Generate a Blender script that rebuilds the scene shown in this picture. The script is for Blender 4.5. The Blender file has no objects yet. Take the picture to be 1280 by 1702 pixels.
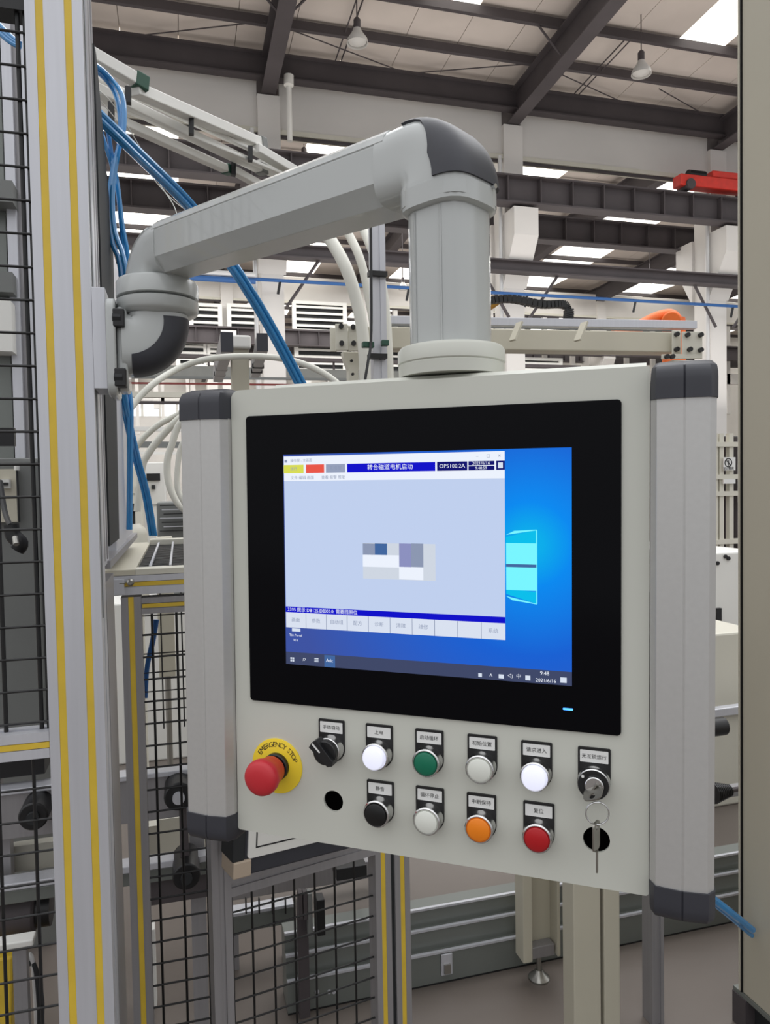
import bpy, bmesh, math, random
from mathutils import Matrix, Vector
random.seed(4)
SC = bpy.context.scene
COL = SC.collection
PI = math.pi

# ------------------------------------------------------------------ camera
F = 1230.0
A = math.radians(15.5)
up = Vector((-.018, .999, .036)).normalized()
fw = Vector((0, 0, -1)); fw = (fw - fw.dot(up) * up).normalized()
rt = fw.cross(up)
V_ = math.cos(A) * fw - math.sin(A) * rt
U_ = math.cos(A) * rt + math.sin(A) * fw
RCW = Matrix((U_, V_, up))
CAM = Vector((0, 0, 1.5))
cd = bpy.data.cameras.new('camera')
cd.sensor_fit = 'VERTICAL'; cd.sensor_height = 36; cd.lens = 36 * F / 1702
cd.clip_start = .05; cd.clip_end = 300
cam = bpy.data.objects.new('camera', cd); COL.objects.link(cam)
cam.matrix_world = Matrix.Translation(CAM) @ RCW.to_4x4()
SC.camera = cam
# ------------------------------------------------------------------ world, exposure
w = bpy.data.worlds.new('sky'); SC.world = w; w.use_nodes = True
bg = w.node_tree.nodes['Background']
nt = w.node_tree      # even overcast daylight: brighter overhead, a third of that at the horizon
tc = nt.nodes.new('ShaderNodeTexCoord'); sp = nt.nodes.new('ShaderNodeSeparateXYZ'); mr = nt.nodes.new('ShaderNodeMapRange')
nt.links.new(tc.outputs['Generated'], sp.inputs[0]); nt.links.new(sp.outputs['Z'], mr.inputs['Value'])
mr.inputs['From Min'].default_value = 0; mr.inputs['From Max'].default_value = 1; mr.inputs['To Min'].default_value = .60; mr.inputs['To Max'].default_value = 1.8
nt.links.new(mr.outputs['Result'], bg.inputs['Strength'])
bg.inputs['Color'].default_value = (.97, .98, 1, 1)
vs = SC.view_settings
SC.display_settings.display_device = 'sRGB'
vs.view_transform = 'Standard'; vs.look = 'None'; vs.gamma = 1; vs.use_curve_mapping = False
vs.exposure = 0.0


def area(name, loc, size, power, rot=(0, 0, 0), col=(1, 1, 1)):
    l = bpy.data.lights.new(name, 'AREA'); l.shape = 'RECTANGLE'; l.size, l.size_y = size; l.energy = power; l.color = col
    o = bpy.data.objects.new(name, l); COL.objects.link(o); o.location = loc; o.rotation_euler = rot
    return o


# the rows of daylight panels and lamps of the hall, as large soft sources under the roof
area('roof_daylight', (6, 24, 9.4), (26, 8), 1900)
area('roof_daylight', (6, 38, 9.4), (30, 8), 1900)
area('roof_daylight', (6, 52, 9.4), (34, 8), 1500)
area('roof_daylight', (5, 6, 9.0), (12, 6), 500)
# upward fill lamps added to brighten the roof, standing in for floor bounce
area('bounce_fill', (6, 11.5, 3.2), (18, 7), 520, rot=(PI, 0, 0), col=(1, .96, .92))
area('bounce_fill', (6, 22, 2.5), (26, 9), 700, rot=(PI, 0, 0), col=(1, .96, .92))


# ------------------------------------------------------------------ camera-frame measuring helpers
def ray(x, y): return RCW @ Vector(((x - 640) / F, (851 - y) / F, -1))
def D(x, y, d): return CAM + ray(x, y) * d
def PY(x, y, Y): r = ray(x, y); return CAM + r * (Y / r.y)
def PX(x, y, X): r = ray(x, y); return CAM + r * (X / r.x)
def PZ(x, y, Z): r = ray(x, y); return CAM + r * ((Z - 1.5) / r.z)


# ------------------------------------------------------------------ materials
def lin(c): return tuple(((v / 255) / 12.92 if v / 255 <= .04045 else ((v / 255 + .055) / 1.055) ** 2.4) for v in c) + (1,)


MATS = {}
def mat(name, rgb=(128, 128, 128), rough=.5, metal=0, spec=.5, noise=0, nscale=8, bump=0, emit=0, coat=0, stretch=(1, 1, 1), alpha=1):
    m = bpy.data.materials.new(name); m.use_nodes = True
    nt = m.node_tree; b = nt.nodes['Principled BSDF']
    c = lin(rgb)
    b.inputs['Base Color'].default_value = c
    b.inputs['Roughness'].default_value = rough; b.inputs['Metallic'].default_value = metal
    b.inputs['Specular IOR Level'].default_value = spec
    b.inputs['Coat Weight'].default_value = coat
    b.inputs['Alpha'].default_value = alpha
    if emit:
        b.inputs['Emission Color'].default_value = c; b.inputs['Emission Strength'].default_value = emit
    if noise or bump:
        tc = nt.nodes.new('ShaderNodeTexCoord'); mp = nt.nodes.new('ShaderNodeMapping')
        mp.inputs['Scale'].default_value = stretch
        nz = nt.nodes.new('ShaderNodeTexNoise'); nz.inputs['Scale'].default_value = nscale; nz.inputs['Detail'].default_value = 5
        nt.links.new(tc.outputs['Object'], mp.inputs['Vector']); nt.links.new(mp.outputs['Vector'], nz.inputs['Vector'])
        if noise:
            cr = nt.nodes.new('ShaderNodeMix'); cr.data_type = 'RGBA'
            mr = nt.nodes.new('ShaderNodeMapRange'); mr.inputs['From Min'].default_value = .3; mr.inputs['From Max'].default_value = .7
            nt.links.new(nz.outputs['Fac'], mr.inputs['Value']); nt.links.new(mr.outputs['Result'], cr.inputs['Factor'])
            cr.inputs['A'].default_value = tuple(v * (1 - noise) for v in c[:3]) + (1,)
            cr.inputs['B'].default_value = tuple(min(1, v * (1 + noise)) for v in c[:3]) + (1,)
            nt.links.new(cr.outputs['Result'], b.inputs['Base Color'])
            if emit: nt.links.new(cr.outputs['Result'], b.inputs['Emission Color'])
        if bump:
            bp = nt.nodes.new('ShaderNodeBump'); bp.inputs['Strength'].default_value = bump; bp.inputs['Distance'].default_value = .01
            nt.links.new(nz.outputs['Fac'], bp.inputs['Height']); nt.links.new(bp.outputs['Normal'], b.inputs['Normal'])
    MATS[name] = m
    return m


mat('panel_paint', (198, 199, 190), .38, noise=.02, nscale=3)
mat('arm_paint', (178, 181, 180), .2, noise=.02, nscale=5, coat=.3)
mat('alu', (196, 197, 203), .35, metal=.35, noise=.03, nscale=4, stretch=(30, 30, 1))
mat('alu_grey', (150, 148, 150), .4, metal=.35, noise=.05, nscale=4, stretch=(30, 30, 1))
mat('alu_grip', (190, 189, 187), .36, metal=.45, noise=.02, nscale=3, stretch=(60, 60, 1))
mat('yellow_strip', (212, 180, 58), .5, noise=.06, nscale=20)
mat('dark_plastic', (50, 51, 58), .5, noise=.05, nscale=30)
mat('black', (16, 16, 18), .45)
mat('rubber', (34, 36, 38), .7, noise=.1, nscale=12)
mat('wire', (14, 14, 15), .45)
mat('hole_shade', (5, 5, 5), .9, spec=0)
mat('glass_black', (6, 6, 10), .14, spec=.1)
mat('chrome', (205, 205, 205), .16, metal=1)
mat('key_metal', (150, 147, 140), .32, metal=.9)
mat('estop_yellow', (240, 210, 48), .45)
mat('steel_bolt', (160, 158, 152), .3, metal=.9)
mat('label_white', (222, 222, 220), .5)
mat('ink', (25, 25, 28), .6)
mat('red_cap', (190, 38, 48), .42)
mat('green_lens', (8, 110, 82), .3)
mat('white_lens', (222, 224, 216), .3)
mat('lit_lens', (226, 228, 246), .3, emit=.5)
mat('black_lens', (14, 14, 16), .3)
mat('orange_lens', (240, 132, 22), .3)
mat('red_lens', (178, 20, 28), .3)
mat('steel_dark', (72, 66, 68), .65, noise=.12, nscale=1.5)
mat('wall_white', (214, 211, 207), .85, noise=.05, nscale=.6)
mat('roof_sheet', (202, 192, 184), .8, noise=.08, nscale=.7)
mat('skylight', (255, 252, 244), .6, emit=2.3)
mat('window_light', (250, 252, 255), .5, emit=1.5)
mat('floor_concrete', (101, 93, 87), .35, noise=.12, nscale=1.2, bump=.05)
mat('duct_steel', (118, 122, 118), .35, metal=.3, noise=.06, nscale=3)
mat('beige_paint', (190, 185, 168), .45, noise=.04, nscale=3)
mat('cream', (206, 203, 190), .5, noise=.03, nscale=3)
mat('cabinet_paint', (178, 172, 156), .42, noise=.03, nscale=1.5)
mat('white_paint', (222, 221, 216), .5, noise=.03, nscale=2)
mat('machine_grey', (112, 114, 112), .5, noise=.06, nscale=3)
mat('hose_white', (215, 214, 204), .5, noise=.02)
mat('blue_tube', (52, 138, 200), .18, spec=.7, coat=.5)
mat('blue_pipe', (40, 90, 150), .4)
mat('conduit', (205, 205, 205), .4, metal=.2)
mat('crane_red', (205, 50, 38), .5, noise=.1)
mat('orange', (238, 112, 42), .5, noise=.08)
mat('ochre', (190, 140, 50), .5)
mat('green_cap', (38, 78, 62), .5)
mat('bulb', (255, 252, 240), .5, emit=14)
mat('lamp_shade', (196, 194, 190), .35)
mat('tan', (176, 160, 142), .6)
mat('dark_red', (120, 48, 44), .5)
mat('clear_cover', (185, 195, 198), .1, spec=.5, alpha=.35)
mat('status_led', (70, 150, 255), .5, emit=2)
# flat print on the lit screen
for n, c, e in (('scr_white', (238, 244, 255), .98), ('scr_pale', (196, 212, 243), .95), ('scr_navy', (8, 8, 205), .95), ('scr_yellow', (226, 230, 90), .9),
                ('scr_red', (243, 90, 75), .9), ('scr_grey', (160, 172, 200), .85), ('scr_bar', (72, 82, 118), .75), ('scr_icon', (225, 235, 250), .9),
                ('scr_button', (222, 230, 245), .95), ('scr_shade', (150, 162, 190), .85), ('scr_black', (12, 14, 120), .8), ('scr_block', (70, 110, 170), .85),
                ('scr_lilac', (150, 155, 205), .85), ('scr_mist', (214, 222, 234), .92), ('scr_cyan', (120, 245, 255), 1.0), ('scr_teal', (0, 190, 235), 1.0)):
    m = mat(n, c, .5, spec=.1, emit=e); m.node_tree.nodes['Principled BSDF'].inputs['Base Color'].default_value = (0, 0, 0, 1)


def wallpaper():
    m = bpy.data.materials.new('scr_wallpaper'); m.use_nodes = True; nt = m.node_tree; b = nt.nodes['Principled BSDF']
    b.inputs['Base Color'].default_value = (0, 0, 0, 1); b.inputs['Specular IOR Level'].default_value = .1
    tc = nt.nodes.new('ShaderNodeTexCoord')
    vm = nt.nodes.new('ShaderNodeVectorMath'); vm.operation = 'DISTANCE'; vm.inputs[1].default_value = (.112, .022, 0)
    sc = nt.nodes.new('ShaderNodeMapping'); nt.links.new(tc.outputs['Object'], sc.inputs['Vector'])
    nt.links.new(sc.outputs['Vector'], vm.inputs[0])
    r = nt.nodes.new('ShaderNodeValToRGB'); cr = r.color_ramp
    mr = nt.nodes.new('ShaderNodeMapRange'); mr.inputs['From Max'].default_value = .26
    nt.links.new(vm.outputs['Value'], mr.inputs['Value']); nt.links.new(mr.outputs['Result'], r.inputs['Fac'])
    cr.elements[0].position = .05; cr.elements[0].color = lin((0, 176, 240))
    e = cr.elements.new(.16); e.color = lin((0, 140, 245))
    e = cr.elements.new(.42); e.color = lin((22, 98, 215))
    cr.elements[-1].position = 1; cr.elements[-1].color = lin((62, 84, 165))
    nt.links.new(r.outputs['Color'], b.inputs['Emission Color']); b.inputs['Emission Strength'].default_value = .95
    MATS['scr_wallpaper'] = m


wallpaper()

# ------------------------------------------------------------------ object helpers
WORLD = {}          # world matrix of every Empty we parent to (local-coordinate things)


def new(name, bm, m, parent=None, smooth=False, bevel=0, bseg=2):
    if isinstance(bm, bpy.types.Mesh): me = bm
    else:
        me = bpy.data.meshes.new(name); bmesh.ops.recalc_face_normals(bm, faces=bm.faces[:])
        bm.to_mesh(me); bm.free()
    for x in (m if isinstance(m, (list, tuple)) else [m]): me.materials.append(MATS[x])
    if smooth:
        for p in me.polygons: p.use_smooth = True
        me.set_sharp_from_angle(angle=math.radians(38))
    o = bpy.data.objects.new(name, me); COL.objects.link(o)
    if parent is not None:
        o.parent = parent
        if parent.name in WORLD: o.matrix_parent_inverse = WORLD[parent.name].inverted()
    if bevel:
        b = o.modifiers.new('edge', 'BEVEL'); b.width = bevel; b.segments = bseg; b.limit_method = 'ANGLE'; b.angle_limit = math.radians(40)
    return o


def share(o, parent, name=None, delta=None):
    c = o.copy(); COL.objects.link(c); c.parent = parent
    c.matrix_parent_inverse = o.matrix_parent_inverse.copy()
    if name: c.name = name
    if delta is not None: c.matrix_basis = Matrix.Translation(delta) @ c.matrix_basis
    return c


def tag(o, label, cat, group=None, kind=None):
    if label: o['label'] = label
    if cat: o['category'] = cat
    if group: o['group'] = group
    if kind: o['kind'] = kind
    return o


def thing(name, label, cat, loc=(0, 0, 0), group=None, matrix=None, kind=None):
    """An Empty at the thing's base. Parts are given in world coordinates, unless a matrix is passed (then local)."""
    o = bpy.data.objects.new(name, None); COL.objects.link(o); o.empty_display_size = .05
    if matrix is not None: o.matrix_world = matrix
    else:
        o.location = loc; WORLD[o.name] = Matrix.Translation(Vector(loc))
    return tag(o, label, cat, group, kind)


def BM(): return bmesh.new()


def box(bm, lo, hi, M=None):
    vs = [Vector((x, y, z)) for z in (lo[2], hi[2]) for y in (lo[1], hi[1]) for x in (lo[0], hi[0])]
    if M is not None: vs = [M @ v for v in vs]
    v = [bm.verts.new(p) for p in vs]
    fs = []
    for f in ((0, 2, 3, 1), (4, 5, 7, 6), (0, 1, 5, 4), (2, 6, 7, 3), (0, 4, 6, 2), (1, 3, 7, 5)): fs.append(bm.faces.new([v[i] for i in f]))
    return fs


def frame(p0, p1, upv=(0, 0, 1)):
    z = (p1 - p0).normalized(); u = Vector(upv)
    if abs(z.dot(u)) > .98: u = Vector((0, 1, 0))
    x = u.cross(z).normalized(); y = z.cross(x)
    return Matrix((x, y, z)).transposed().to_4x4()


def beam(bm, p0, p1, w_, h_, upv=(0, 0, 1)):
    """Box bar from p0 to p1: w_ across (horizontal), h_ along upv."""
    p0, p1 = Vector(p0), Vector(p1)
    M = Matrix.Translation(p0) @ frame(p0, p1, upv)
    box(bm, (-w_ / 2, -h_ / 2, 0), (w_ / 2, h_ / 2, (p1 - p0).length), M)


def extr(bm, poly, p0, p1, xax, yax):
    """Extrude 2-D polygon (x along xax, y along yax) from p0 to p1."""
    p0, p1, xax, yax = map(Vector, (p0, p1, xax, yax))
    a = [bm.verts.new(p0 + xax * x + yax * y) for x, y in poly]
    b = [bm.verts.new(p1 + xax * x + yax * y) for x, y in poly]
    n = len(poly)
    for i in range(n): bm.faces.new((a[i], a[(i + 1) % n], b[(i + 1) % n], b[i]))
    bm.faces.new(a); bm.faces.new(b[::-1])


def cyl(bm, p0, p1, r, seg=20, r2=None, caps=True):
    p0, p1 = Vector(p0), Vector(p1); M = frame(p0, p1); L = (p1 - p0)
    r2 = r if r2 is None else r2
    a, b = [], []
    for i in range(seg):
        t = 2 * PI * i / seg; d = M.to_3x3() @ Vector((math.cos(t), math.sin(t), 0))
        a.append(bm.verts.new(p0 + d * r)); b.append(bm.verts.new(p1 + d * r2))
    for i in range(seg): bm.faces.new((a[i], a[(i + 1) % seg], b[(i + 1) % seg], b[i]))
    if caps: bm.faces.new(a[::-1]); bm.faces.new(b)


def lathe(bm, prof, M, seg=32):
    """prof: (r, z) list; M places it; ends closed when r == 0."""
    rings = []
    for r, z in prof:
        if r < 1e-6: rings.append([bm.verts.new(M @ Vector((0, 0, z)))])
        else: rings.append([bm.verts.new(M @ Vector((r * math.cos(2 * PI * i / seg), r * math.sin(2 * PI * i / seg), z))) for i in range(seg)])
    for a, b in zip(rings, rings[1:]):
        for i in range(seg):
            j = (i + 1) % seg
            if len(a) == 1 and len(b) == 1: continue
            if len(a) == 1: bm.faces.new((a[0], b[i], b[j]))
            elif len(b) == 1: bm.faces.new((a[i], a[j], b[0]))
            else: bm.faces.new((a[i], a[j], b[j], b[i]))
    for rg in (rings[0], rings[-1]):
        if len(rg) > 1: bm.faces.new(rg)


def smooth_path(pts, n=8):
    pts = [Vector(p) for p in pts]; out = []
    for i in range(len(pts) - 1):
        p0 = pts[max(i - 1, 0)]; p1 = pts[i]; p2 = pts[i + 1]; p3 = pts[min(i + 2, len(pts) - 1)]
        for k in range(n):
            t = k / n
            out.append(.5 * ((2 * p1) + (p2 - p0) * t + (2 * p0 - 5 * p1 + 4 * p2 - p3) * t * t + (3 * p1 - p0 - 3 * p2 + p3) * t ** 3))
    return out + [pts[-1]]


def tube(bm, pts, r, seg=10, flat=1.0, n=8, upv=(0, 0, 1)):
    P = smooth_path(pts, n) if n else [Vector(p) for p in pts]
    rings = []; prev = None
    for i, p in enumerate(P):
        t = (P[min(i + 1, len(P) - 1)] - P[max(i - 1, 0)]).normalized()
        if prev is None:
            u = Vector(upv); u = Vector((0, 1, 0)) if abs(u.dot(t)) > .95 else u
            x = u.cross(t).normalized()
        else: x = (prev - prev.dot(t) * t).normalized()
        prev = x; y = t.cross(x)
        rings.append([bm.verts.new(p + x * r * math.cos(2 * PI * k / seg) + y * r * flat * math.sin(2 * PI * k / seg)) for k in range(seg)])
    for a, b in zip(rings, rings[1:]):
        for k in range(seg): bm.faces.new((a[k], a[(k + 1) % seg], b[(k + 1) % seg], b[k]))
    bm.faces.new(rings[0][::-1]); bm.faces.new(rings[-1])


def rrect(x0, y0, x1, y1, r, n=5):
    out = []
    rr = r if isinstance(r, (tuple, list)) else (r,) * 4     # BL BR TR TL
    for (cx, cy, a0, q) in ((x0, y0, PI, 0), (x1, y0, 1.5 * PI, 1), (x1, y1, 0, 2), (x0, y1, .5 * PI, 3)):
        q = rr[q]; sx = 1 if cx == x0 else -1; sy = 1 if cy == y0 else -1
        if q <= 0: out.append((cx, cy)); continue
        for k in range(n + 1):
            t = a0 + .5 * PI * k / n
            out.append((cx + sx * q + q * math.cos(t), cy + sy * q + q * math.sin(t)))
    return out


def circle(cx, cy, r, n=32): return [(cx + r * math.cos(2 * PI * i / n), cy + r * math.sin(2 * PI * i / n)) for i in range(n)]


def prism(bm, poly, z0, z1, M=None):
    M = M or Matrix.Identity(4)
    a = [bm.verts.new(M @ Vector((x, y, z0))) for x, y in poly]; b = [bm.verts.new(M @ Vector((x, y, z1))) for x, y in poly]
    n = len(poly)
    for i in range(n): bm.faces.new((a[i], a[(i + 1) % n], b[(i + 1) % n], b[i]))
    bm.faces.new(a[::-1]); bm.faces.new(b)


def holed(outer, holes, thick):
    """Plate in the xy plane with through holes, z from -thick to 0, as a mesh."""
    c = bpy.data.curves.new('plate', 'CURVE'); c.dimensions = '2D'; c.fill_mode = 'BOTH'; c.extrude = thick / 2
    for pl in [outer] + holes:
        s = c.splines.new('POLY'); s.points.add(len(pl) - 1); s.use_cyclic_u = True
        for p, (x, y) in zip(s.points, pl): p.co = (x, y, 0, 1)
    o = bpy.data.objects.new('plate', c); COL.objects.link(o); bpy.context.view_layer.update()
    me = bpy.data.meshes.new_from_object(o.evaluated_get(bpy.context.evaluated_depsgraph_get()))
    bpy.data.objects.remove(o); me.transform(Matrix.Translation((0, 0, -thick / 2)))
    me.materials.clear()
    return me


def text_mesh(items, thick=.0002):
    """items: (string, size, 4x4 matrix) -> one joined mesh of flat lettering."""
    bm = BM()
    for s, size, M in items:
        c = bpy.data.curves.new('t', 'FONT'); c.body = s; c.size = size; c.align_x = 'CENTER'; c.align_y = 'CENTER'; c.extrude = thick
        c.resolution_u = 2
        o = bpy.data.objects.new('t', c); COL.objects.link(o); bpy.context.view_layer.update()
        me = bpy.data.meshes.new_from_object(o.evaluated_get(bpy.context.evaluated_depsgraph_get()))
        bpy.data.objects.remove(o); me.transform(M); bm.from_mesh(me); bpy.data.meshes.remove(me)
    me = bpy.data.meshes.new('lettering'); bm.to_mesh(me); bm.free()
    return me


def T(x, y, z=0): return Matrix.Translation((x, y, z))


def profile_poly(w_, d_, slots, sl=.0110, dp=.004, side=True):
    """Aluminium profile section, front face at y=0 (facing -y), x from 0 to w_, depth d_ to +y, slots in the front face."""
    p = [(0, 0)]
    for s in slots: p += [(s - sl / 2, 0), (s - sl / 2, dp), (s + sl / 2, dp), (s + sl / 2, 0)]
    p += [(w_, 0)]
    if side: p += [(w_, d_ / 2 - sl / 2), (w_ - dp, d_ / 2 - sl / 2), (w_ - dp, d_ / 2 + sl / 2), (w_, d_ / 2 + sl / 2)]
    p += [(w_, d_), (0, d_)]
    return p


def profile(name, p0, p1, xax, yax, w_, d_, slots, parent, m='alu', strips=True, strip_name='yellow_strip'):
    bm = BM(); extr(bm, profile_poly(w_, d_, slots), p0, p1, xax, yax)
    o = new(name, bm, m, parent)
    if strips:
        for s in slots:
            bm = BM(); q = .0054
            extr(bm, [(s - q, .0006), (s + q, .0006), (s + q, .004), (s - q, .004)], p0, p1, xax, yax)
            new(strip_name, bm, 'yellow_strip', o)
    return o


X1, Y1, Z1 = Vector((1, 0, 0)), Vector((0, 1, 0)), Vector((0, 0, 1))

# ================================================================== THE SETTING
YW = 15.5
COLS = [-3.5, 1.98, 7.45, 12.92, 18.4]
SL = .034                                    # roof pitch
ROWS = [15.5, 29.5, 43.5, 58.0]
fl = BM(); box(fl, (-30, -6, -.2), (60, 60, 0)); tag(new('floor', fl, 'floor_concrete'), 'grey concrete hall floor', None, kind='structure')

ceil = thing('ceiling', 'dark steel hall roof with pale sheets and daylight strips', None, (0, 0, 0), kind='structure')


def roof_z(Y):
    """underside of the rafters"""
    k = 0
    if Y <= ROWS[0]: return 9.56 + SL * (ROWS[0] - Y)
    for a, b in zip(ROWS, ROWS[1:]):
        if Y <= b + 1e-6:
            m_ = (a + b) / 2
            return 9.56 + SL * ((Y - a) if Y < m_ else (b - Y))
    return 9.56


def ibeam(bm, p0, p1, w_, h_, tf=.03, tw=.03):
    """I-section, top flange at p, height downwards from the given line's upper edge."""
    p0, p1 = Vector(p0), Vector(p1); z = Vector((0, 0, 1))
    beam(bm, p0 - z * tf / 2, p1 - z * tf / 2, w_, tf); beam(bm, p0 - z * (h_ - tf / 2), p1 - z * (h_ - tf / 2), w_, tf)
    beam(bm, p0 - z * h_ / 2, p1 - z * h_ / 2, tw, h_ - 2 * tf)


# rafters (one per column line and bay half)
RH = .62
segs = [(10.2, 15.5)] + sum([[(a, (a + b) / 2), ((a + b) / 2, b)] for a, b in zip(ROWS, ROWS[1:])], [])
for y0, y1 in segs:
    for cx in COLS + ([] if y0 < 15 else [23.9, 29.3]):
        bm = BM(); ibeam(bm, (cx, y0, roof_z(y0 + .001) + RH), (cx, y1, roof_z(y1 - .001) + RH), .3, RH, .03, .04)
        new('rafter', bm, 'steel_dark', ceil)
# purlins along the hall
pys = [(11.6, .17), (13.15, .17), (14.35, .17)]
for a, b in zip(ROWS, ROWS[1:]):
    k = 1.35
    while k < b - a - .6: pys.append((a + k, .15)); k += 1.62
for (y, h) in pys:
    z = roof_z(y) + RH
    bm = BM(); beam(bm, (-12, y, z + h / 2), (34, y, z + h / 2), .09, h); new('purlin', bm, 'steel_dark', ceil)
# eave beam over the column line
bm = BM(); ibeam(bm, (-12, 15.3, 10.24), (34, 15.3, 10.24), .22, .5, .03, .04); new('eave_beam', bm, 'steel_dark', ceil)
# roof sheets between the seams, daylight strips in every bay
base = None
for y0, y1 in segs:
    z0 = roof_z(y0 + .001) + RH + .23; z1 = roof_z(y1 - .001) + RH + .23
    xs = [-14.0]
    while xs[-1] < 34: xs.append(xs[-1] + 1.094)
    for i in range(len(xs) - 1):
        xa, xb = xs[i] + .006, xs[i + 1] - .006
        xm = (xa + xb) / 2
        ph = (xm - COLS[0]) % 5.47
        sky = abs(ph - 3.175) < .4 if y0 < 12 else abs(ph - 2.62) < .62
        parts = [(y0, y1, sky)]
        if y0 < 12 and sky: parts = [(y0, 13.25, True), (13.27, y1, False)]
        for a, b, s in parts:
            za = z0 + (z1 - z0) * (a - y0) / (y1 - y0); zb = z0 + (z1 - z0) * (b - y0) / (y1 - y0)
            bm = BM(); extr(bm, [(a, za), (b, zb), (b, zb + .06), (a, za + .06)], (xa, 0, 0), (xb, 0, 0), Y1, Z1)
            new('skylight_sheet' if s else 'roof_sheet', bm, 'skylight' if s else 'roof_sheet', ceil)
    bm = BM(); extr(bm, [(y0, z0 + .07), (y1, z1 + .07), (y1, z1 + .12), (y0, z0 + .12)], (-14, 0, 0), (34, 0, 0), Y1, Z1)
    new('roof_decking', bm, 'roof_sheet', ceil)
# diagonal rods and struts under the sheets
for xa, ya, xb, yb in ((2.2, 14.4, 4.9, 15.3), (7.6, 14.4, 10.2, 15.3), (10.6, 14.6, 12.6, 15.4), (7.3, 14.4, 4.9, 15.3), (1.8, 14.3, -.6, 15.3)):
    bm = BM(); cyl(bm, (xa, ya, roof_z(ya) + RH + .05), (xb, yb, roof_z(yb) + RH + .05), .012, 6); new('tie_rod', bm, 'steel_dark', ceil)
for cx in COLS[1:4]:
    for s in (-1, 1):
        bm = BM(); cyl(bm, (cx + s * .1, 13.15, 9.75), (cx + s * .62, 13.15, 10.3), .022, 6); new('knee_brace', bm, 'steel_dark', ceil)
for mx in (-.9, 4.6, 10.1):
    for dx in (-.06, .06):
        bm = BM(); cyl(bm, (mx + dx - 1.2, 13.2, 10.33), (mx + dx - 1.2, 15.4, 10.26), .014, 6); new('seam_rod', bm, 'steel_dark', ceil)

# column rows, upper wall bands, crane girders
ROWOBJ = []
for ri, Y in enumerate(ROWS[:3]):
    row = thing(('wall_near', 'wall_middle', 'wall_far')[ri], ('white columns and upper wall band of the near bay', 'white columns and upper wall band of the second bay', 'white columns and wall band of the third bay')[ri], None, (0, Y, 0), kind='structure')
    wd = .46; ROWOBJ.append(row)
    for cx in COLS + ([] if ri == 0 else [23.9, 29.3]):
        bm = BM(); box(bm, (cx - wd / 2, Y, 0), (cx + wd / 2, Y + .6, roof_z(Y) - .02)); new('column', bm, 'wall_white', row)
        bm = BM(); extr(bm, [(0, 6.6), (0, 5.9), (-.62, 6.9), (-.62, 7.5), (0, 7.5)], (cx - .3, Y, 0), (cx + .28, Y, 0), Y1, Z1); new('corbel', bm, 'wall_white', row)
        bm = BM(); extr(bm, [(0, 6.6), (0, 5.9), (.62, 6.9), (.62, 7.5), (0, 7.5)], (cx - .3, Y + .6, 0), (cx + .28, Y + .6, 0), Y1, Z1); new('corbel', bm, 'wall_white', row)
    allc = [-14] + COLS + ([] if ri == 0 else [23.9, 29.3]) + ([34] if ri else [30])
    for a, b in zip(allc, allc[1:]):
        bm = BM(); box(bm, (a + wd / 2, Y + .12, 8.9), (b - wd / 2, Y + .3, 9.86)); new('wall_band', bm, 'wall_white', row)
        bm = BM(); box(bm, (a + wd / 2, Y + .06, 8.8), (b - wd / 2, Y + .34, 8.895)); new('band_edge', bm, 'cream', row)
        bm = BM(); box(bm, (a + wd / 2, Y + .10, 8.74), (b - wd / 2, Y + .16, 8.795)); new('band_frame_rail', bm, 'steel_dark', row)  # thin dark frame line below the wall band
        if ri:    # lower panels of the further rows
            bm = BM(); box(bm, (a + wd / 2, Y + .12, 6.0 if ri == 1 else 6.4), (b - wd / 2, Y + .3, 6.5 if ri == 1 else 6.7)); new('wall_band', bm, 'wall_white', row)
            for q in range(1, 4):
                xm = a + (b - a) * q / 4
                bm = BM(); box(bm, (xm - .09, Y + .12, 4.6), (xm + .09, Y + .3, 8.8)); new('mullion', bm, 'wall_white', row)
    if ri == 0:
        for cx in COLS[1:4]:
            bm = BM(); cyl(bm, (cx - .36, Y - .05, .1), (cx - .36, Y - .05, 8.8), .045, 8); new('drain_pipe', bm, 'conduit', row)
bw = thing('wall_back', 'pale end wall with a strip of windows', None, (0, 58, 0), kind='structure')
bm = BM(); box(bm, (-30, 58.3, 0), (60, 58.5, 7.0)); new('wall_base', bm, 'wall_white', bw)
bm = BM(); box(bm, (-30, 58.3, 8.1), (60, 58.5, 12)); new('wall_head', bm, 'wall_white', bw)
bm = BM(); box(bm, (-30, 58.45, 7.0), (60, 58.55, 8.1)); new('window_glazing', bm, 'window_light', bw)
for i in range(60):
    bm = BM(); x = -20 + i * 1.25; box(bm, (x - .1, 58.25, 6.95), (x + .1, 58.44, 8.15)); new('window_mullion', bm, 'white_paint', bw)
sw = thing('wall_left', 'pale side wall of the hall', None, (-14, 0, 0), kind='structure')
bm = BM(); box(bm, (-14.3, 14, 0), (-14.1, 58.3, 11)); new('wall_sheet', bm, 'wall_white', sw)
sw = thing('wall_right', 'pale right side wall of the hall', None, (34, 0, 0), kind='structure')
bm = BM(); box(bm, (34.1, 14, 0), (34.3, 58.3, 11)); new('wall_sheet', bm, 'wall_white', sw)


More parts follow.
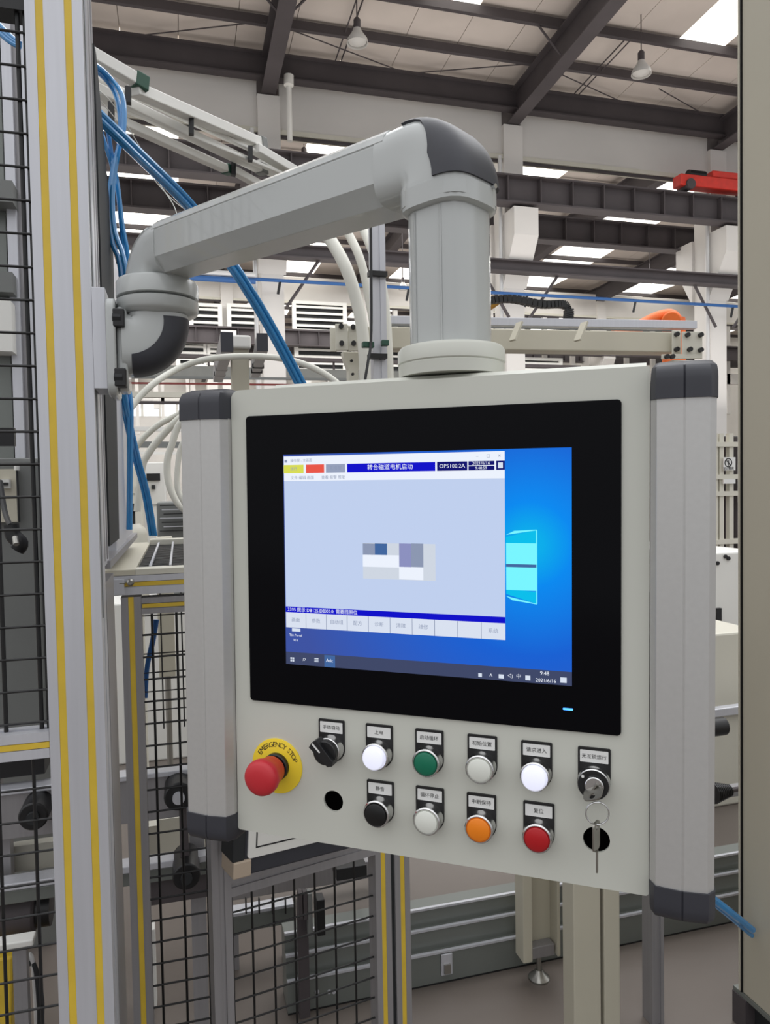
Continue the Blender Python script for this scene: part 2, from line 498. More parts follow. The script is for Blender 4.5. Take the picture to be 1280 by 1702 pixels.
def girder(y, z, h, label, x0=-13, x1=33, step=.78):
    g = thing('crane_girder', label, 'girder', (x0, y, z - h))
    bm = BM(); ibeam(bm, (x0, y, z), (x1, y, z), .34, h, .035, .04); new('girder_beam', bm, 'steel_dark', g)
    bm = BM(); box(bm, (x0, y - .035, z), (x1, y + .035, z + .06)); new('crane_rail', bm, 'steel_dark', g)
    x = x0 + .5; first = None
    while x < x1 and x < 20:
        if first is None:
            bm = BM(); box(bm, (x - .012, y - .165, z - h + .04), (x + .012, y - .02, z - .04)); first = new('stiffener', bm, 'steel_dark', g); xf = x
        else: share(first, g, delta=(x - xf, 0, 0))
        x += step
    return g


girder(15.0, 8.16, .6, 'dark steel crane girder with stiffeners carried along the near column row')
girder(16.7, 8.02, .6, 'dark steel crane girder just behind the near white columns')
girder(29.0, 7.6, .6, 'dark crane girder in front of the second column row')
girder(30.7, 7.6, .6, 'dark crane girder behind the second column row')
g = thing('tie_beam', 'dark steel tie beam with knee braces below the crane girder', 'beam', (-13, 15.2, 6.1))
bm = BM(); ibeam(bm, (-13, 15.2, 6.42), (33, 15.2, 6.42), .24, .27, .03, .03); new('beam_section', bm, 'steel_dark', g)
for cx in COLS[:4]:
    for s in (-1, 1):
        bm = BM(); cyl(bm, (cx + s * .25, 15.3, 5.2), (cx + s * .95, 15.22, 6.2), .035, 6); new('knee_brace', bm, 'steel_dark', g)
bm = BM(); cyl(bm, (-13, 15.1, 5.67), (33, 15.1, 5.67), .035, 10)
pp = thing('air_pipe', 'thin blue compressed air pipe running across the white columns', 'pipe', (-13, 15.1, 5.6)); new('pipe_run', bm, 'blue_pipe', pp)
for cx in (1.98, 4.7, 7.45, 10.2, 12.9):
    bm = BM(); beam(bm, (cx + .1, 15.1, 5.66), (cx + .05, 15.12, 5.4), .03, .05); new('pipe_hook', bm, 'black', pp)
pp = thing('air_pipe', 'thicker double blue pipe ending at the thick white column under the arm', 'pipe', (-13, 15, 5.6))
q_ = PY(425, 478, 15.0)
for dz_, m_ in ((.12, 'conduit'), (0, 'blue_pipe')):
    bm = BM(); cyl(bm, (-13, 15.0, 5.60 + dz_), (q_.x, 15.0, 5.60 + dz_), .055, 8); new('pipe_run', bm, m_, pp)
# suspended walkway across the second bay
g = thing('cable_walkway', 'dark suspended cable tray with rail across the second bay', 'cable tray', (-8, 24, 5.4))
bm = BM(); beam(bm, (-8, 24, 5.62), (14, 24, 5.62), .3, .1); new('tray', bm, 'steel_dark', g)
bm = BM(); beam(bm, (-8, 24, 5.15), (14, 24, 5.15), .1, .35); new('lower_panel', bm, 'machine_grey', g)
for x in range(-7, 14, 2):
    bm = BM(); beam(bm, (x, 24, 5.3), (x, 24, 5.6), .06, .06); new('hanger', bm, 'steel_dark', g)
# louvred vents set in the second column row
for i, (x0, y0, x1, y1) in enumerate(((322, 510, 362, 552), (385, 512, 440, 552), (493, 508, 570, 546), (300, 572, 338, 612), (350, 575, 372, 602), (497, 578, 570, 620), (640, 570, 690, 630), (845, 600, 930, 640))):
    a = PY(x0, y1, 29.2); b = PY(x1, y0, 29.2)
    lv = None
    bm = BM()
    for (lo, hi) in (((a.x - .16, a.y, a.z - .12), (a.x, a.y + .1, b.z + .12)), ((b.x, a.y, a.z - .12), (b.x + .16, a.y + .1, b.z + .12)), ((a.x, a.y, b.z), (b.x, a.y + .1, b.z + .12)), ((a.x, a.y, a.z - .12), (b.x, a.y + .1, a.z))): box(bm, lo, hi)
    lv = new('louvre_panel', bm, 'white_paint', ROWOBJ[1])
    bm = BM(); box(bm, (a.x, a.y + .12, a.z), (b.x, a.y + .14, b.z)); new('backing', bm, 'rubber', lv)
    n = 4
    for k in range(n):
        z = a.z + (b.z - a.z) * (k + .35) / n
        bm = BM(); extr(bm, [(.0, 0), (.09, .04), (.09, .12), (.0, .08)], (a.x, a.y, z), (b.x, a.y, z), Y1, Z1); new('slat', bm, 'white_paint', lv)


# ------------------------------------------------------------------ high bay lamps
def lamp(px, py, d, s, lit, label, cord=1.4):
    p = D(px, py, d)
    g = thing('high_bay_lamp', label, 'lamp', tuple(p), group='high bay lamps under the roof')
    M = Matrix.Translation(p)
    bm = BM(); lathe(bm, [(s * .18, s * .5), (s * .2, s * .42), (s * .3, s * .25), (s * .48, 0), (s * .5, -s * .18), (s * .47, -s * .18), (s * .44, 0), (s * .1, s * .3)], M, 20); new('reflector', bm, 'lamp_shade', g, True)
    bm = BM(); lathe(bm, [(s * .12, s * .45), (s * .17, s * .5), (s * .17, s * .9), (s * .1, s * 1.0), (0, s * 1.0)], M, 14); new('ballast', bm, 'steel_dark', g, True)
    bm = BM(); lathe(bm, [(0, -s * .22), (s * .25, -s * .2), (s * .42, -s * .1), (s * .42, -s * .02), (0, 0)], M, 20); new('bulb_cover', bm, 'bulb' if lit else 'lamp_shade', g, True)
    bm = BM(); cyl(bm, p + Vector((0, 0, s)), Vector((p.x, p.y, roof_z(p.y) + RH + .2)), .012, 6); new('suspension_rod', bm, 'steel_dark', g)
    return g


lamp(594, 66, 13.2, .38, 0, 'unlit grey bell lamp hanging over the elbow of the arm', .5)
lamp(1066, 118, 14.3, .38, 0, 'unlit grey bell lamp hanging beside the right roof rafter', .5)
lamp(506, 272, 19.5, .42, 1, 'lit lamp glowing just above the raised white rails')
lamp(992, 418, 24, .45, 1, 'brightly lit lamp below the second crane girder')
lamp(431, 455, 25, .45, 1, 'lit lamp between arm and thick white column')
lamp(1080, 481, 27, .42, 1, 'lit lamp low beside the right wall columns')
lamp(670, 478, 22, .3, 0, 'small unlit lamp hanging between clipped post and grey tube', 2.2)

g = thing('wall_conduit', 'white conduit with round cap rising beside the left roof rafter', 'conduit', tuple(D(482, 420, 15)))
bm = BM(); cyl(bm, D(482, 235, 14.9), D(480, 140, 14.9), .055, 12); new('pipe_run', bm, 'white_paint', g)
bm = BM(); cyl(bm, D(480, 142, 14.85), D(480, 126, 14.85), .1, 14); new('cap', bm, 'white_paint', g)

# crane in red on the girder
p = PY(1125, 328, 15.0); p.z = 8.33; q = p + Vector((2.4, 0, 0))
g = thing('crane_trolley', 'red crane end carriage sitting on the dark girder beside the grey cabinet', 'crane', tuple(p))
d_ = (q - p).normalized()
bm = BM(); beam(bm, p + Vector((0, 0, .12)), q + Vector((0, 0, .12)), .3, .26); new('end_carriage', bm, 'crane_red', g, bevel=.02)
bm = BM(); beam(bm, p + d_ * .9 + Vector((0, 0, .34)), p + d_ * 1.7 + Vector((0, 0, .34)), .24, .16); new('motor_cover', bm, 'crane_red', g, bevel=.03)
bm = BM(); cyl(bm, p + d_ * .3 + Vector((0, 0, .3)), p + d_ * .75 + Vector((0, 0, .3)), .11, 12); new('motor', bm, 'black', g)
for k in (.25, 1.9):
    bm = BM(); cyl(bm, p + d_ * k + Vector((0, -.2, .02)), p + d_ * k + Vector((0, .18, .02)), .12, 14); new('wheel', bm, 'steel_dark', g)

# ================================================================== THE GUARD FENCE AND ITS CORNER POST (left foreground)
YF = 1.215
xl = PY(57, 500, YF).x; xr = xl + .08
ft = .08
g = thing('guard_post', 'tall silver corner post with two yellow strips carrying the swivel arm', 'post', (xl, YF, 0))
post = profile('post_profile', (xl, YF, 0), (xl, YF, 2.75), X1, Y1, .08, .08, (.02, .06), g)
bm = BM(); box(bm, (xr - .001, YF + .017, 1.3), (xr + .0012, YF + .0225, 2.74)); new('slot_line', bm, 'machine_grey', post)
# side wall of the machine guard running away behind the post
side = thing('machine_side_panel', 'glazed side panel with black gasket edge behind the corner post', 'panel', (xr, YF + .1, 1.33))
xs = xr - .004
bm = BM(); box(bm, (xs - .04, YF + .081, 1.37), (xs, YF + .20, 2.75)); new('frame_profile', bm, 'alu', side, bevel=.002)
for q in (.115, .16):
    bm = BM(); box(bm, (xs - .002, YF + q, 1.38), (xs + .0015, YF + q + .009, 2.74)); new('frame_groove', bm, 'alu_grey', side)
bm = BM(); extr(bm, [(1.405, 1.40), (1.62, 1.40), (1.70, 2.03), (1.44, 2.28), (1.405, 2.28)], (xs - .02, 0, 0), (xs + .003, 0, 0), Y1, Z1); new('gasket', bm, 'rubber', side)
bm = BM(); box(bm, (xs - .035, 1.62, 1.36), (xs - .002, 1.9, 2.03)); new('frame_profile', bm, 'alu', side, bevel=.002)
bm = BM(); box(bm, (xs - .035, 1.905, 1.36), (xs - .008, 2.25, 2.03)); new('cover_glass', bm, 'alu', side, bevel=.002)
bm = BM(); extr(bm, [(1.38, 1.362), (2.25, 1.362), (2.25, 1.376), (1.38, 1.376)], (xs - .03, 0, 0), (xs + .005, 0, 0), Y1, Z1); new('bottom_rail', bm, 'alu_grey', side)
low = thing('lower_side_frame', 'grey side profiles running back below the table level', 'frame', (xr, YF + .09, 0))
bm = BM(); extr(bm, profile_poly(.04, .04, (.02,)), (xr - .002, YF + .085, 0), (xr - .002, YF + .085, 1.34), -Y1 * -1, -X1, ); new('upright_profile', bm, 'alu_grey', low)
bm = BM(); box(bm, (xr - .04, YF + .13, .0), (xr - .006, YF + .30, 1.34)); new('upright_panel', bm, 'alu_grey', low)
bm = BM(); box(bm, (xr - .03, YF + .305, .0), (xr - .012, YF + .36, 1.33)); new('dark_slot', bm, 'rubber', low)


def wires(parent, O, ux, us, vs, u0, u1, v0, v1, r=.0024, r2=.0021, extend=0):
    """Welded mesh in the plane through O spanned by ux (unit, horizontal) and Z: vertical wires at us, horizontal ones at vs."""
    a = None
    for u in us:
        p = O + ux * u
        if a is None:
            bm = BM(); cyl(bm, Vector((p.x, p.y, v0)), Vector((p.x, p.y, v1)), r, 8); a = new('wire', bm, 'wire', parent, True); a0 = p
        else: share(a, parent, delta=p - a0)
    b = None
    nrm = ux.cross(Z1) * .0042
    for v in vs:
        if b is None:
            bm = BM(); p = O + ux * u0 + nrm; q = O + ux * u1 + nrm
            cyl(bm, Vector((p.x, p.y, v)), Vector((q.x, q.y, v)), r2, 8); b = new('wire', bm, 'wire', parent, True); v_ = v
        else: share(b, parent, delta=(0, 0, v - v_))


def seq(a, b, s):
    o = []
    while a <= b: o.append(a); a += s
    return o


# left mesh panels
fz = PY(44, 1238, YF + .01).z
g = thing('guard_mesh_panel', 'black wire mesh panel left of the double yellow post, above the rail', 'mesh panel', (xl - .5, YF + .02, fz + .02))
O = Vector((xl, YF + .02, 0))
uw = PY(50, 650, YF + .02).x - xl
wires(g, O, X1, [uw - .05 * k for k in range(0, 8)], seq(fz + .032, 2.6, .0495), -.5, 0, fz + .02, 2.7, .0034, .0021)
bm = BM(); box(bm, (xl - .006, YF + .018, fz + .02), (xl - .001, YF + .024, 2.7)); new('edge_wire', bm, 'wire', g)
bm = BM(); box(bm, (xl - .5, YF + .01, 2.215), (xl - .001, YF + .05, 2.26)); new('top_bar', bm, 'wire', g)
g = thing('guard_rail', 'short horizontal silver rail with yellow strip crossing the left mesh', 'rail', (xl - .5, YF, fz - .02))
bm = BM(); extr(bm, profile_poly(.04, .04, (.02,)), (xl - .5, YF, fz - .02), (xl - .0005, YF, fz - .02), Z1, Y1); r_ = new('rail_profile', bm, 'alu', g)
bm = BM(); extr(bm, [(.0155, .0006), (.0245, .0006), (.0245, .004), (.0155, .004)], (xl - .5, YF, fz - .02), (xl - .0005, YF, fz - .02), Z1, Y1); new('yellow_strip', bm, 'yellow_strip', r_)
g = thing('guard_mesh_panel', 'black wire mesh panel left of the double yellow post, below the rail', 'mesh panel', (xl - .5, YF + .02, .3))
uw = PY(62, 1450, YF + .02).x - xl
wires(g, O, X1, [uw - .05 * k for k in range(0, 8)], seq(.3, fz - .03, .0495), -.5, 0, .28, fz - .02, .0027, .0019)

# back frame: table edge rails, mesh door to the left, posts
YB = 1.62
xb = PY(207, 1200, YB).x
zt = PY(270, 986, YB).z + .0525
bf = thing('rear_guard_frame', 'silver frame with slim yellow strips and mesh behind the corner post', 'frame', (xb, YB, 0))
profile('upright_profile', (xb, YB, 0), (xb, YB, PY(230, 992, YB).z), X1, Y1, .04, .04, (.02,), bf, 'alu_grey')
z1 = PY(270, 986, YB).z
bm = BM(); extr(bm, profile_poly(.04, .04, (.022,)), (xb - .03, YB, z1), (xb + .62, YB, z1), Z1, Y1); r_ = new('top_rail', bm, 'alu', bf)
bm = BM(); extr(bm, [(.0175, .0006), (.0265, .0006), (.0265, .004), (.0175, .004)], (xb, YB, z1), (xb + .62, YB, z1), Z1, Y1); new('yellow_strip', bm, 'yellow_strip', r_)
z2 = PY(270, 1019, YB).z
bm = BM(); extr(bm, profile_poly(.034, .04, (.017,)), (xb + .0405, YB, z2), (xb + .5, YB, z2), Z1, Y1); r_ = new('second_rail', bm, 'alu_grey', bf)
bm = BM(); extr(bm, [(.013, .0006), (.021, .0006), (.021, .004), (.013, .004)], (xb + .042, YB, z2), (xb + .5, YB, z2), Z1, Y1); new('yellow_strip', bm, 'yellow_strip', r_)
bm = BM(); box(bm, (xb - .034, YB - .004, z1 + .001), (xb + .008, YB, z1 + .034)); new('corner_plate', bm, 'alu', bf, bevel=.001)
bp_ = PY(217, 968, YB - .004)
bm = BM(); lathe(bm, [(.0075, 0), (.0075, .003), (.0045, .006), (.0045, .003), (0, .003)], Matrix.Translation(bp_) @ Matrix.Rotation(PI / 2, 4, 'X'), 16); new('corner_bolt', bm, 'steel_bolt', bf, True)
bm = BM(); cyl(bm, bp_ + Vector((-.022, .002, -.001)), bp_ + Vector((-.010, .002, -.001)), .0025, 8); new('bolt_pin', bm, 'steel_bolt', bf)
O = Vector((xb, YB + .02, 0))
wires(bf, O, X1, [.06 + .05 * k - .0 for k in range(0, 4)], seq(.1, z2 - .005, .0475), .04, PY(353, 1560, YB + .02).x - xb, .08, z2, .0027, .0022)
m2 = thing('inner_mesh_panel', 'second finer black mesh a little behind the rear frame', 'mesh panel', (xb, YB + .3, .9))
wires(m2, Vector((xb, YB + .3, 0)), X1, [.02 + .05 * k for k in range(0, 8)], seq(.95, 1.25, .0475), 0, .45, .9, 1.27, .0018, .0016)

# table surface with black slatted grille
tb = thing('roller_table', 'pale machine table with black slatted grille behind the corner post', 'table', (xb, YB, zt - .05))
a = PZ(190, 948, zt); 
bm = BM(); box(bm, (xb - .035, YB + .001, zt - .0115), (xb + .030, 2.45, zt - .0005)); new('table_plate', bm, 'beige_paint', tb)
bm = BM(); box(bm, (xb + .0305, YB + .001, zt - .0115), (xb + .62, YB + .05, zt)); new('front_edge', bm, 'cream', tb)
bm = BM(); box(bm, (xb + .031, 2.40, zt - .012), (xb + .7, 2.46, zt + .01)); new('rear_edge', bm, 'cream', tb)
bm = BM(); box(bm, (xb + .031, YB + .05, zt - .022), (xb + .7, 2.4, zt - .0195)); new('grille_tray', bm, 'rubber', tb)
k0 = None
for k in range(26):
    y = YB + .06 + k * .0293
    if k0 is None: bm = BM(); box(bm, (xb + .031, y, zt - .019), (xb + .7, y + .014, zt - .006)); k0 = new('grille_slat', bm, 'black', tb)
    else: share(k0, tb, delta=(0, k * .0293, 0))
for k in range(12):
    bm = BM(); x = xb + .058 + k * .042; beam(bm, (x, YB + .052, zt - .001), (x, 2.4, zt - .001), .005, .006); new('grille_bar', bm, 'alu', tb)
bm = BM(); beam(bm, (xb - .028, YB + .05, zt + .006), (xb - .028, 2.3, zt + .006), .008, .012); new('edge_angle', bm, 'alu_grey', tb)

# angled mesh door under the control panel
Ld, Rd = D(368, 1450, 1.50), D(637, 1450, 1.66)
ux = Vector((Rd.x - Ld.x, Rd.y - Ld.y, 0)); W_ = ux.length; ux.normalize(); uy = Vector((-ux.y, ux.x, 0))
dr = thing('mesh_door', 'angled mesh guard door below the control panel', 'door', (Ld.x, Ld.y, 0), kind='thing')
zr = (PY(368, 1488, Ld.y).z)
p0 = Vector((Ld.x, Ld.y, 0)) - ux * .02
profile('door_stile', p0, p0 + Z1 * (zr + .16), ux, uy, .04, .04, (.02,), dr, 'alu_grey', strips=False)
p1 = Vector((Rd.x, Rd.y, 0)) - ux * .019
profile('door_stile', p1, p1 + Z1 * (zr + .24), ux, uy, .038, .04, (.019,), dr, 'alu_grey')
pa = Vector((Ld.x, Ld.y, zr - .01)) + ux * .02; pb = Vector((Rd.x, Rd.y, zr - .01 + .012)) - ux * .019
bm = BM(); extr(bm, profile_poly(.04, .04, (.024,)), pa, pb, Z1, uy); new('top_rail', bm, 'alu_grey', dr)
wires(dr, Vector((Ld.x, Ld.y, 0)) + uy * .02, ux, [.02 + .0465 * k for k in range(1, 8)], seq(.06, zr - .02, .047), .02, W_ - .02, .05, zr, .0024, .0021)
dp = thing('guard_post', 'slim silver post with yellow strip right of the mesh door', 'post', (Rd.x + .05, Rd.y, 0))
p2 = Vector((Rd.x, Rd.y, 0)) + ux * .029
profile('post_profile', p2, p2 + Z1 * 1.15, ux, uy, .038, .04, (.019,), dp, 'alu_grey')
bm = BM(); extr(bm, [(-.0095, .006), (-.0005, .006), (-.0005, .03), (-.0095, .03)], p2, p2 + Z1 * 1.1, ux, uy); new('door_seal', bm, 'rubber', dp)

# small operator box lying on the door rail
bx = thing('terminal_box', 'tilted black box with white front and outlined screen below the panel', 'box', tuple(D(410, 1455, 1.47)))
pa = D(412, 1428, 1.44); pb = D(640, 1372, 1.62); e = Vector((pb.x - pa.x, pb.y - pa.y, pb.z - pa.z)).normalized()
n_ = e.cross(Z1).normalized(); uz = n_.cross(e) * -1
if uz.z < 0: uz = -uz
Mb = Matrix((e, uz, -n_)).transposed().to_4x4(); Mb.translation = pa
if (Mb.to_3x3() @ Z1).y > 0: Mb = Mb @ Matrix.Diagonal((1, 1, -1, 1))
bm = BM(); box(bm, (-.006, -.034, -.09), (.24, .16, -.004), Mb); new('box_body', bm, 'dark_plastic', bx, bevel=.004)
bm = BM(); prism(bm, rrect(0, 0, .22, .15, .006), -.004, 0, Mb); new('front_plate', bm, 'white_paint', bx)
bm = BM()
for (x0, y0, x1, y1) in ((.016, .018, .2, .0208), (.016, .018, .0188, .14)): box(bm, (x0, y0, 0), (x1, y1, .0006), Mb)
new('screen_outline', bm, 'ink', bx)
bm = BM(); box(bm, (-.032, -.002, -.06), (-.006, .06, .0), Mb); new('side_cap', bm, 'rubber', bx, bevel=.003)
bm = BM(); box(bm, (-.030, -.034, -.06), (.008, -.001, .002), Mb); new('mounting_block', bm, 'tan', bx, bevel=.003)

# ================================================================== CONTROL PANEL
R_ = Matrix(((0.944, -0.01, -0.331), (-0.003, 0.999, -0.036), (0.331, 0.035, 0.943)))
tv = Vector((.035, -.053, -.756))
Rw = (RCW @ R_)
q = Rw.to_quaternion().to_matrix()
MP = Matrix.Translation(CAM + RCW @ tv) @ q.to_4x4()
cp = thing('control_panel', 'grey hanging control panel with touch screen, push buttons and side grips', 'control panel', matrix=MP)
PX0, PX1, PY0, PY1 = -.2165, .2215, -.3068, .1872
h1 = (-.0987, -.2590); h2 = (.1744, -.2600)
me = holed(rrect(PX0, PY0, PX1, PY1, (.003, .003, .003, .010)), [circle(h1[0], h1[1], .0113), circle(h2[0], h2[1], .0125)], .003)
new('front_plate', me, 'panel_paint', cp)
bm = BM(); prism(bm, rrect(PX0 + .0005, PY0 + .0005, PX1 - .0005, PY1 - .0005, (.003, .003, .003, .012)), -.105, -.0032)
# black discs between plate and closed housing paint in the dark of the holes
hs = new('housing', bm, 'panel_paint', cp, bevel=.004)
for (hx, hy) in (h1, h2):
    bm = BM(); cyl(bm, (hx, hy, -.0034), (hx, hy, -.0030), .0135, 28); new('hole_shade_disc', bm, 'hole_shade', cp)
# domed top rim and collar seat
bm = BM(); extr(bm, [(-.004, 0), (-.012, .006), (-.095, .006), (-.102, 0)], (PX0 + .05, PY1 - .001, 0), (PX1 - .003, PY1 - .001, 0), Z1, Y1); new('top_rim', bm, 'panel_paint', cp)

# side grips
def grip(x0, x1, flip, lab):
    # section in (x, z); outer side away from the plate
    s = -1 if flip else 1
    xi, xo = (x1, x0) if flip else (x0, x1)
    sec = [(xi, -.070), (xi, .006), (xi + s * .005, .0160), (xi + s * .027, .019), (xi + s * .028, .0178), (xi + s * .029, .019), (xo - s * .006, .0165), (xo, .008), (xo, -.060), (xo - s * .008, -.070)]
    g_ = None
    bm = BM(); extr(bm, [(x, z) for x, z in sec], (0, -.2885, 0), (0, .157, 0), X1, Z1)
    ex = new('grip_profile', bm, 'alu_grip', cp, bevel=.0008)
    ex['label'] = lab
    cx = sum(x for x, z in sec) / len(sec)
    sc = [(cx + (x - cx) * 1.04 + (0), z * 1.0 + (.0018 if z > 0 else -.0018)) for x, z in sec]
    sc = [(min(max(x, min(xi, xo) - (.0 if s > 0 else .0016)), max(xi, xo) + (.0016 if s > 0 else 0)), z) for x, z in sc]
    for (ya, yb_, nm) in ((.155, .190, 'top_cap'), (-.287, -.322, 'bottom_cap')):
        bm = BM(); n = 7; rings = []
        for i in range(n):
            t = i / (n - 1)
            # straight first, then rounding in
            y = ya + (yb_ - ya) * (math.sin(t * PI / 2) if t > 0 else 0)
            y = ya + (yb_ - ya) * t
            k = 0 if t < .55 else (1 - math.sqrt(max(0, 1 - ((t - .55) / .45) ** 2)))
            rings.append([bm.verts.new((cx + (x - cx) * (1 - .16 * k) , y, -.026 + (z + .026) * (1 - .45 * k))) for x, z in sc])
        for a_, b_ in zip(rings, rings[1:]):
            for j in range(len(sc)): bm.faces.new((a_[j], a_[(j + 1) % len(sc)], b_[(j + 1) % len(sc)], b_[j]))
        bm.faces.new(rings[0]); bm.faces.new(rings[-1])
        c = new(nm, bm, 'dark_plastic', ex, True)


grip(-.2765, PX0 - .0006, True, 'left aluminium grip with dark end caps')
grip(PX1 + .0006, .2770, False, 'right aluminium grip with dark end caps')

# monitor
GX0, GX1, GY0, GY1 = -.1968, .1968, -.1569, .1579
bm = BM(); prism(bm, rrect(GX0, GY0, GX1, GY1, .004), .0, .0028)
mon = new('monitor', bm, 'glass_black', cp, bevel=.0006)
mon['label'] = 'black glass touch monitor showing a lit desktop screen'
bm = BM(); prism(bm, rrect(.1435, -.1366, .1530, -.1346, .0008), .0028, .0030); new('status_led', bm, 'status_led', mon)
# lit screen: flat rectangles of one display mesh
def srect(bm, x0, y0, x1, y1, k, z): 
    v = [bm.verts.new((x, y, z)) for x, y in ((x0, y0), (x1, y0), (x1, y1), (x0, y1))]
    f = bm.faces.new(v); f.material_index = k


SM = ['scr_wallpaper', 'scr_white', 'scr_pale', 'scr_navy', 'scr_yellow', 'scr_red', 'scr_grey', 'scr_bar', 'scr_icon', 'scr_button', 'scr_shade', 'scr_black', 'scr_block', 'scr_lilac', 'scr_mist', 'scr_cyan', 'scr_teal']
K = {n[4:]: i for i, n in enumerate(SM)}
SX0, SX1, SY0, SY1 = -.1515, .1520, -.1129, .1147
zb = .00290; dz = .00006
lp = {}


def PL(x, y):
    r = Vector(((x - 640) / F, (851 - y) / F, -1)); n = Vector(R_.col[2]); s = tv.dot(n) / r.dot(n)
    l = R_.transposed() @ (r * s - tv); return l.x, l.y


bm = BM(); srect(bm, SX0, SY0, SX1, SY1, 0, zb)
# the bright window emblem and its light rays
lx0, lx1 = .0895, PL(893, 940)[0]
yy = [PL(893, v)[1] for v in (881, 896, 938, 943, 985, 1003)]
def spoly(pts, k, z):
    f = bm.faces.new([bm.verts.new((x, y, z)) for x, y in pts]); f.material_index = K[k]
spoly([(lx0, yy[4] - .002), (lx1, yy[5]), (lx1, yy[4] + .001), (lx0, yy[4] + .003)], 'teal', zb + dz)
spoly([(lx0, yy[1] - .008), (lx1, yy[1] - .004), (lx1, yy[0]), (lx0, yy[1] + .002)], 'teal', zb + dz)
spoly([(lx0, yy[1] + .004), (lx1, yy[0]), (lx1, yy[0] + .0006), (lx0 + .008, yy[1] + .008)], 'cyan', zb + dz)
spoly([(lx0 + .006, yy[4] - .008), (lx1, yy[5] - .0006), (lx1, yy[5]), (lx0, yy[4] - .004)], 'cyan', zb + dz)
srect(bm, lx0, yy[2], lx1, yy[1] - .004, K['cyan'], zb + 2 * dz)
srect(bm, lx0, yy[4] + .002, lx1, yy[3], K['cyan'], zb + 2 * dz)
srect(bm, lx0, yy[3], lx1, yy[2], K['block'], zb + 3 * dz)
srect(bm, lx1 - .0006, yy[5], lx1 + .0004, yy[0], K['cyan'], zb + 3 * dz)
# taskbar
srect(bm, SX0, SY0, SX1, SY0 + .0135, K['bar'], zb + dz)
for i, px in enumerate((488, 508, 528)):
    x, y = PL(px, 1096 if i else 1095)
    if i == 0:
        for a_ in (-1, 1):
            for b_ in (-1, 1): srect(bm, x + a_ * .0013 - .0010, y + b_ * .0013 - .001, x + a_ * .0013 + .001, y + b_ * .0013 + .001, K['icon'], zb + 2 * dz)
    elif i == 2:
        for b_ in (-.0016, 0, .0016): srect(bm, x - .0024, y + b_ - .0005, x + .0024, y + b_ + .0005, K['icon'], zb + 2 * dz)
x, y = PL(550, 1098); srect(bm, x - .0062, SY0, x + .0062, SY0 + .0128, K['block'], zb + 2 * dz)
for px, w_, h_ in ((799, .0018, .0018), (834, .0026, .002), (878, .0024, .0024), (937, .003, .0026)):
    x, y = PL(px, 1121 + (px - 800) * .06); srect(bm, x - w_, y - h_, x + w_, y + h_, K['icon'], zb + 2 * dz)
x, y = PL(493, 1046); srect(bm, x - .004, y - .0018, x + .006, y + .0016, K['icon'], zb + 2 * dz)
# application window
ax0, ax1, ay0, ay1 = SX0 + .0008, .0885, -.0725, .1127
srect(bm, ax0, ay0, ax1, ay1, K['pale'], zb + 4 * dz)
srect(bm, ax0, .0925, ax1, ay1, K['white'], zb + 5 * dz)
srect(bm, ax0, .0862, ax1, .0925, K['white'], zb + 5 * dz)
hb0, hb1 = .0945, .1035
def hx(px): return PL(px, 775)[0]
for a_, b_, k in ((474, 507, 'yellow'), (511, 541, 'red'), (544, 576, 'grey'), (579, 725, 'navy'), (728, 778, 'black'), (780, 823, 'black'), (826, 840, 'black')):
    srect(bm, hx(a_), hb0, hx(b_), hb1, K[k], zb + 6 * dz)
srect(bm, hx(779), .0986, hx(823), .0994, K['white'], zb + 7 * dz)
srect(bm, hx(829), .0962, hx(837), .1018, K['icon'], zb + 7 * dz)
srect(bm, ax0 + .001, .1062, ax0 + .004, .1090, K['shade'], zb + 7 * dz)
srect(bm, ax0, -.0560, ax1, -.0498, K['navy'], zb + 6 * dz)
srect(bm, ax0, ay0, ax1, -.0560, K['button'], zb + 5 * dz)
bw_ = (ax1 - ax0) / 10
for i in range(1, 10): srect(bm, ax0 + bw_ * i - .0003, ay0, ax0 + bw_ * i + .0003, -.0562, K['shade'], zb + 6 * dz)
# blocky picture in the middle of the application window
def pxr(x0, y0, x1, y1, k, z):
    a_ = PL((x0 + x1) / 2, y1)[1]; b_ = PL((x0 + x1) / 2, y0)[1]; srect(bm, PL(x0, y0)[0], a_, PL(x1, y0)[0], b_, K[k], zb + z * dz)
for x0, y0, x1, y1, k in ((605, 903, 725, 963, 'mist'), (625, 903, 645, 922, 'block'), (605, 903, 625, 922, 'shade'), (665, 903, 685, 942, 'lilac'), (685, 903, 705, 942, 'shade'), (665, 942, 705, 963, 'white'), (605, 922, 665, 942, 'white')):
    pxr(x0, y0, x1, y1, k, 6 if k == 'mist' else 7)
me = bpy.data.meshes.new('display'); bm.to_mesh(me); bm.free()
new('display', me, SM, mon)
tz = zb + .0008
W = [('转台磁道电机启动', .0062, T(hx(650), .0990, tz)), ('OP5100.2A', .0056, T(hx(753), .0990, tz)), ('2021/6/16', .0044, T(hx(801), .1013, tz)), ('9:48:59', .0040, T(hx(801), .0965, tz)),
     ('3395 提示 DB125.DBX0.0: 需要回原位', .0050, T(ax0 + .043, -.0530, tz)), ]
x, y = PL(550, 1097); W.append(('Adc', .005, T(x, y, tz)))
x, y = PL(508, 1095); W.append(('⌕', .006, T(x, y, tz)))
x, y = PL(906, 1120); W.append(('9:48', .0052, T(x, y + .0012, tz))); x, y = PL(908, 1131); W.append(('2021/6/16', .0048, T(x, y + .0006, tz)))
x, y = PL(817, 1121); W.append(('^', .007, T(x, y - .001, tz))); x, y = PL(849, 1122); W.append(('◁)', .0045, T(x, y, tz))); x, y = PL(863, 1123); W.append(('中', .0050, T(x, y, tz)))
x, y = PL(494, 1055); W.append(('TIA Portal', .0036, T(x, y, tz))); x, y = PL(494, 1063); W.append(('V16', .0036, T(x, y, tz)))
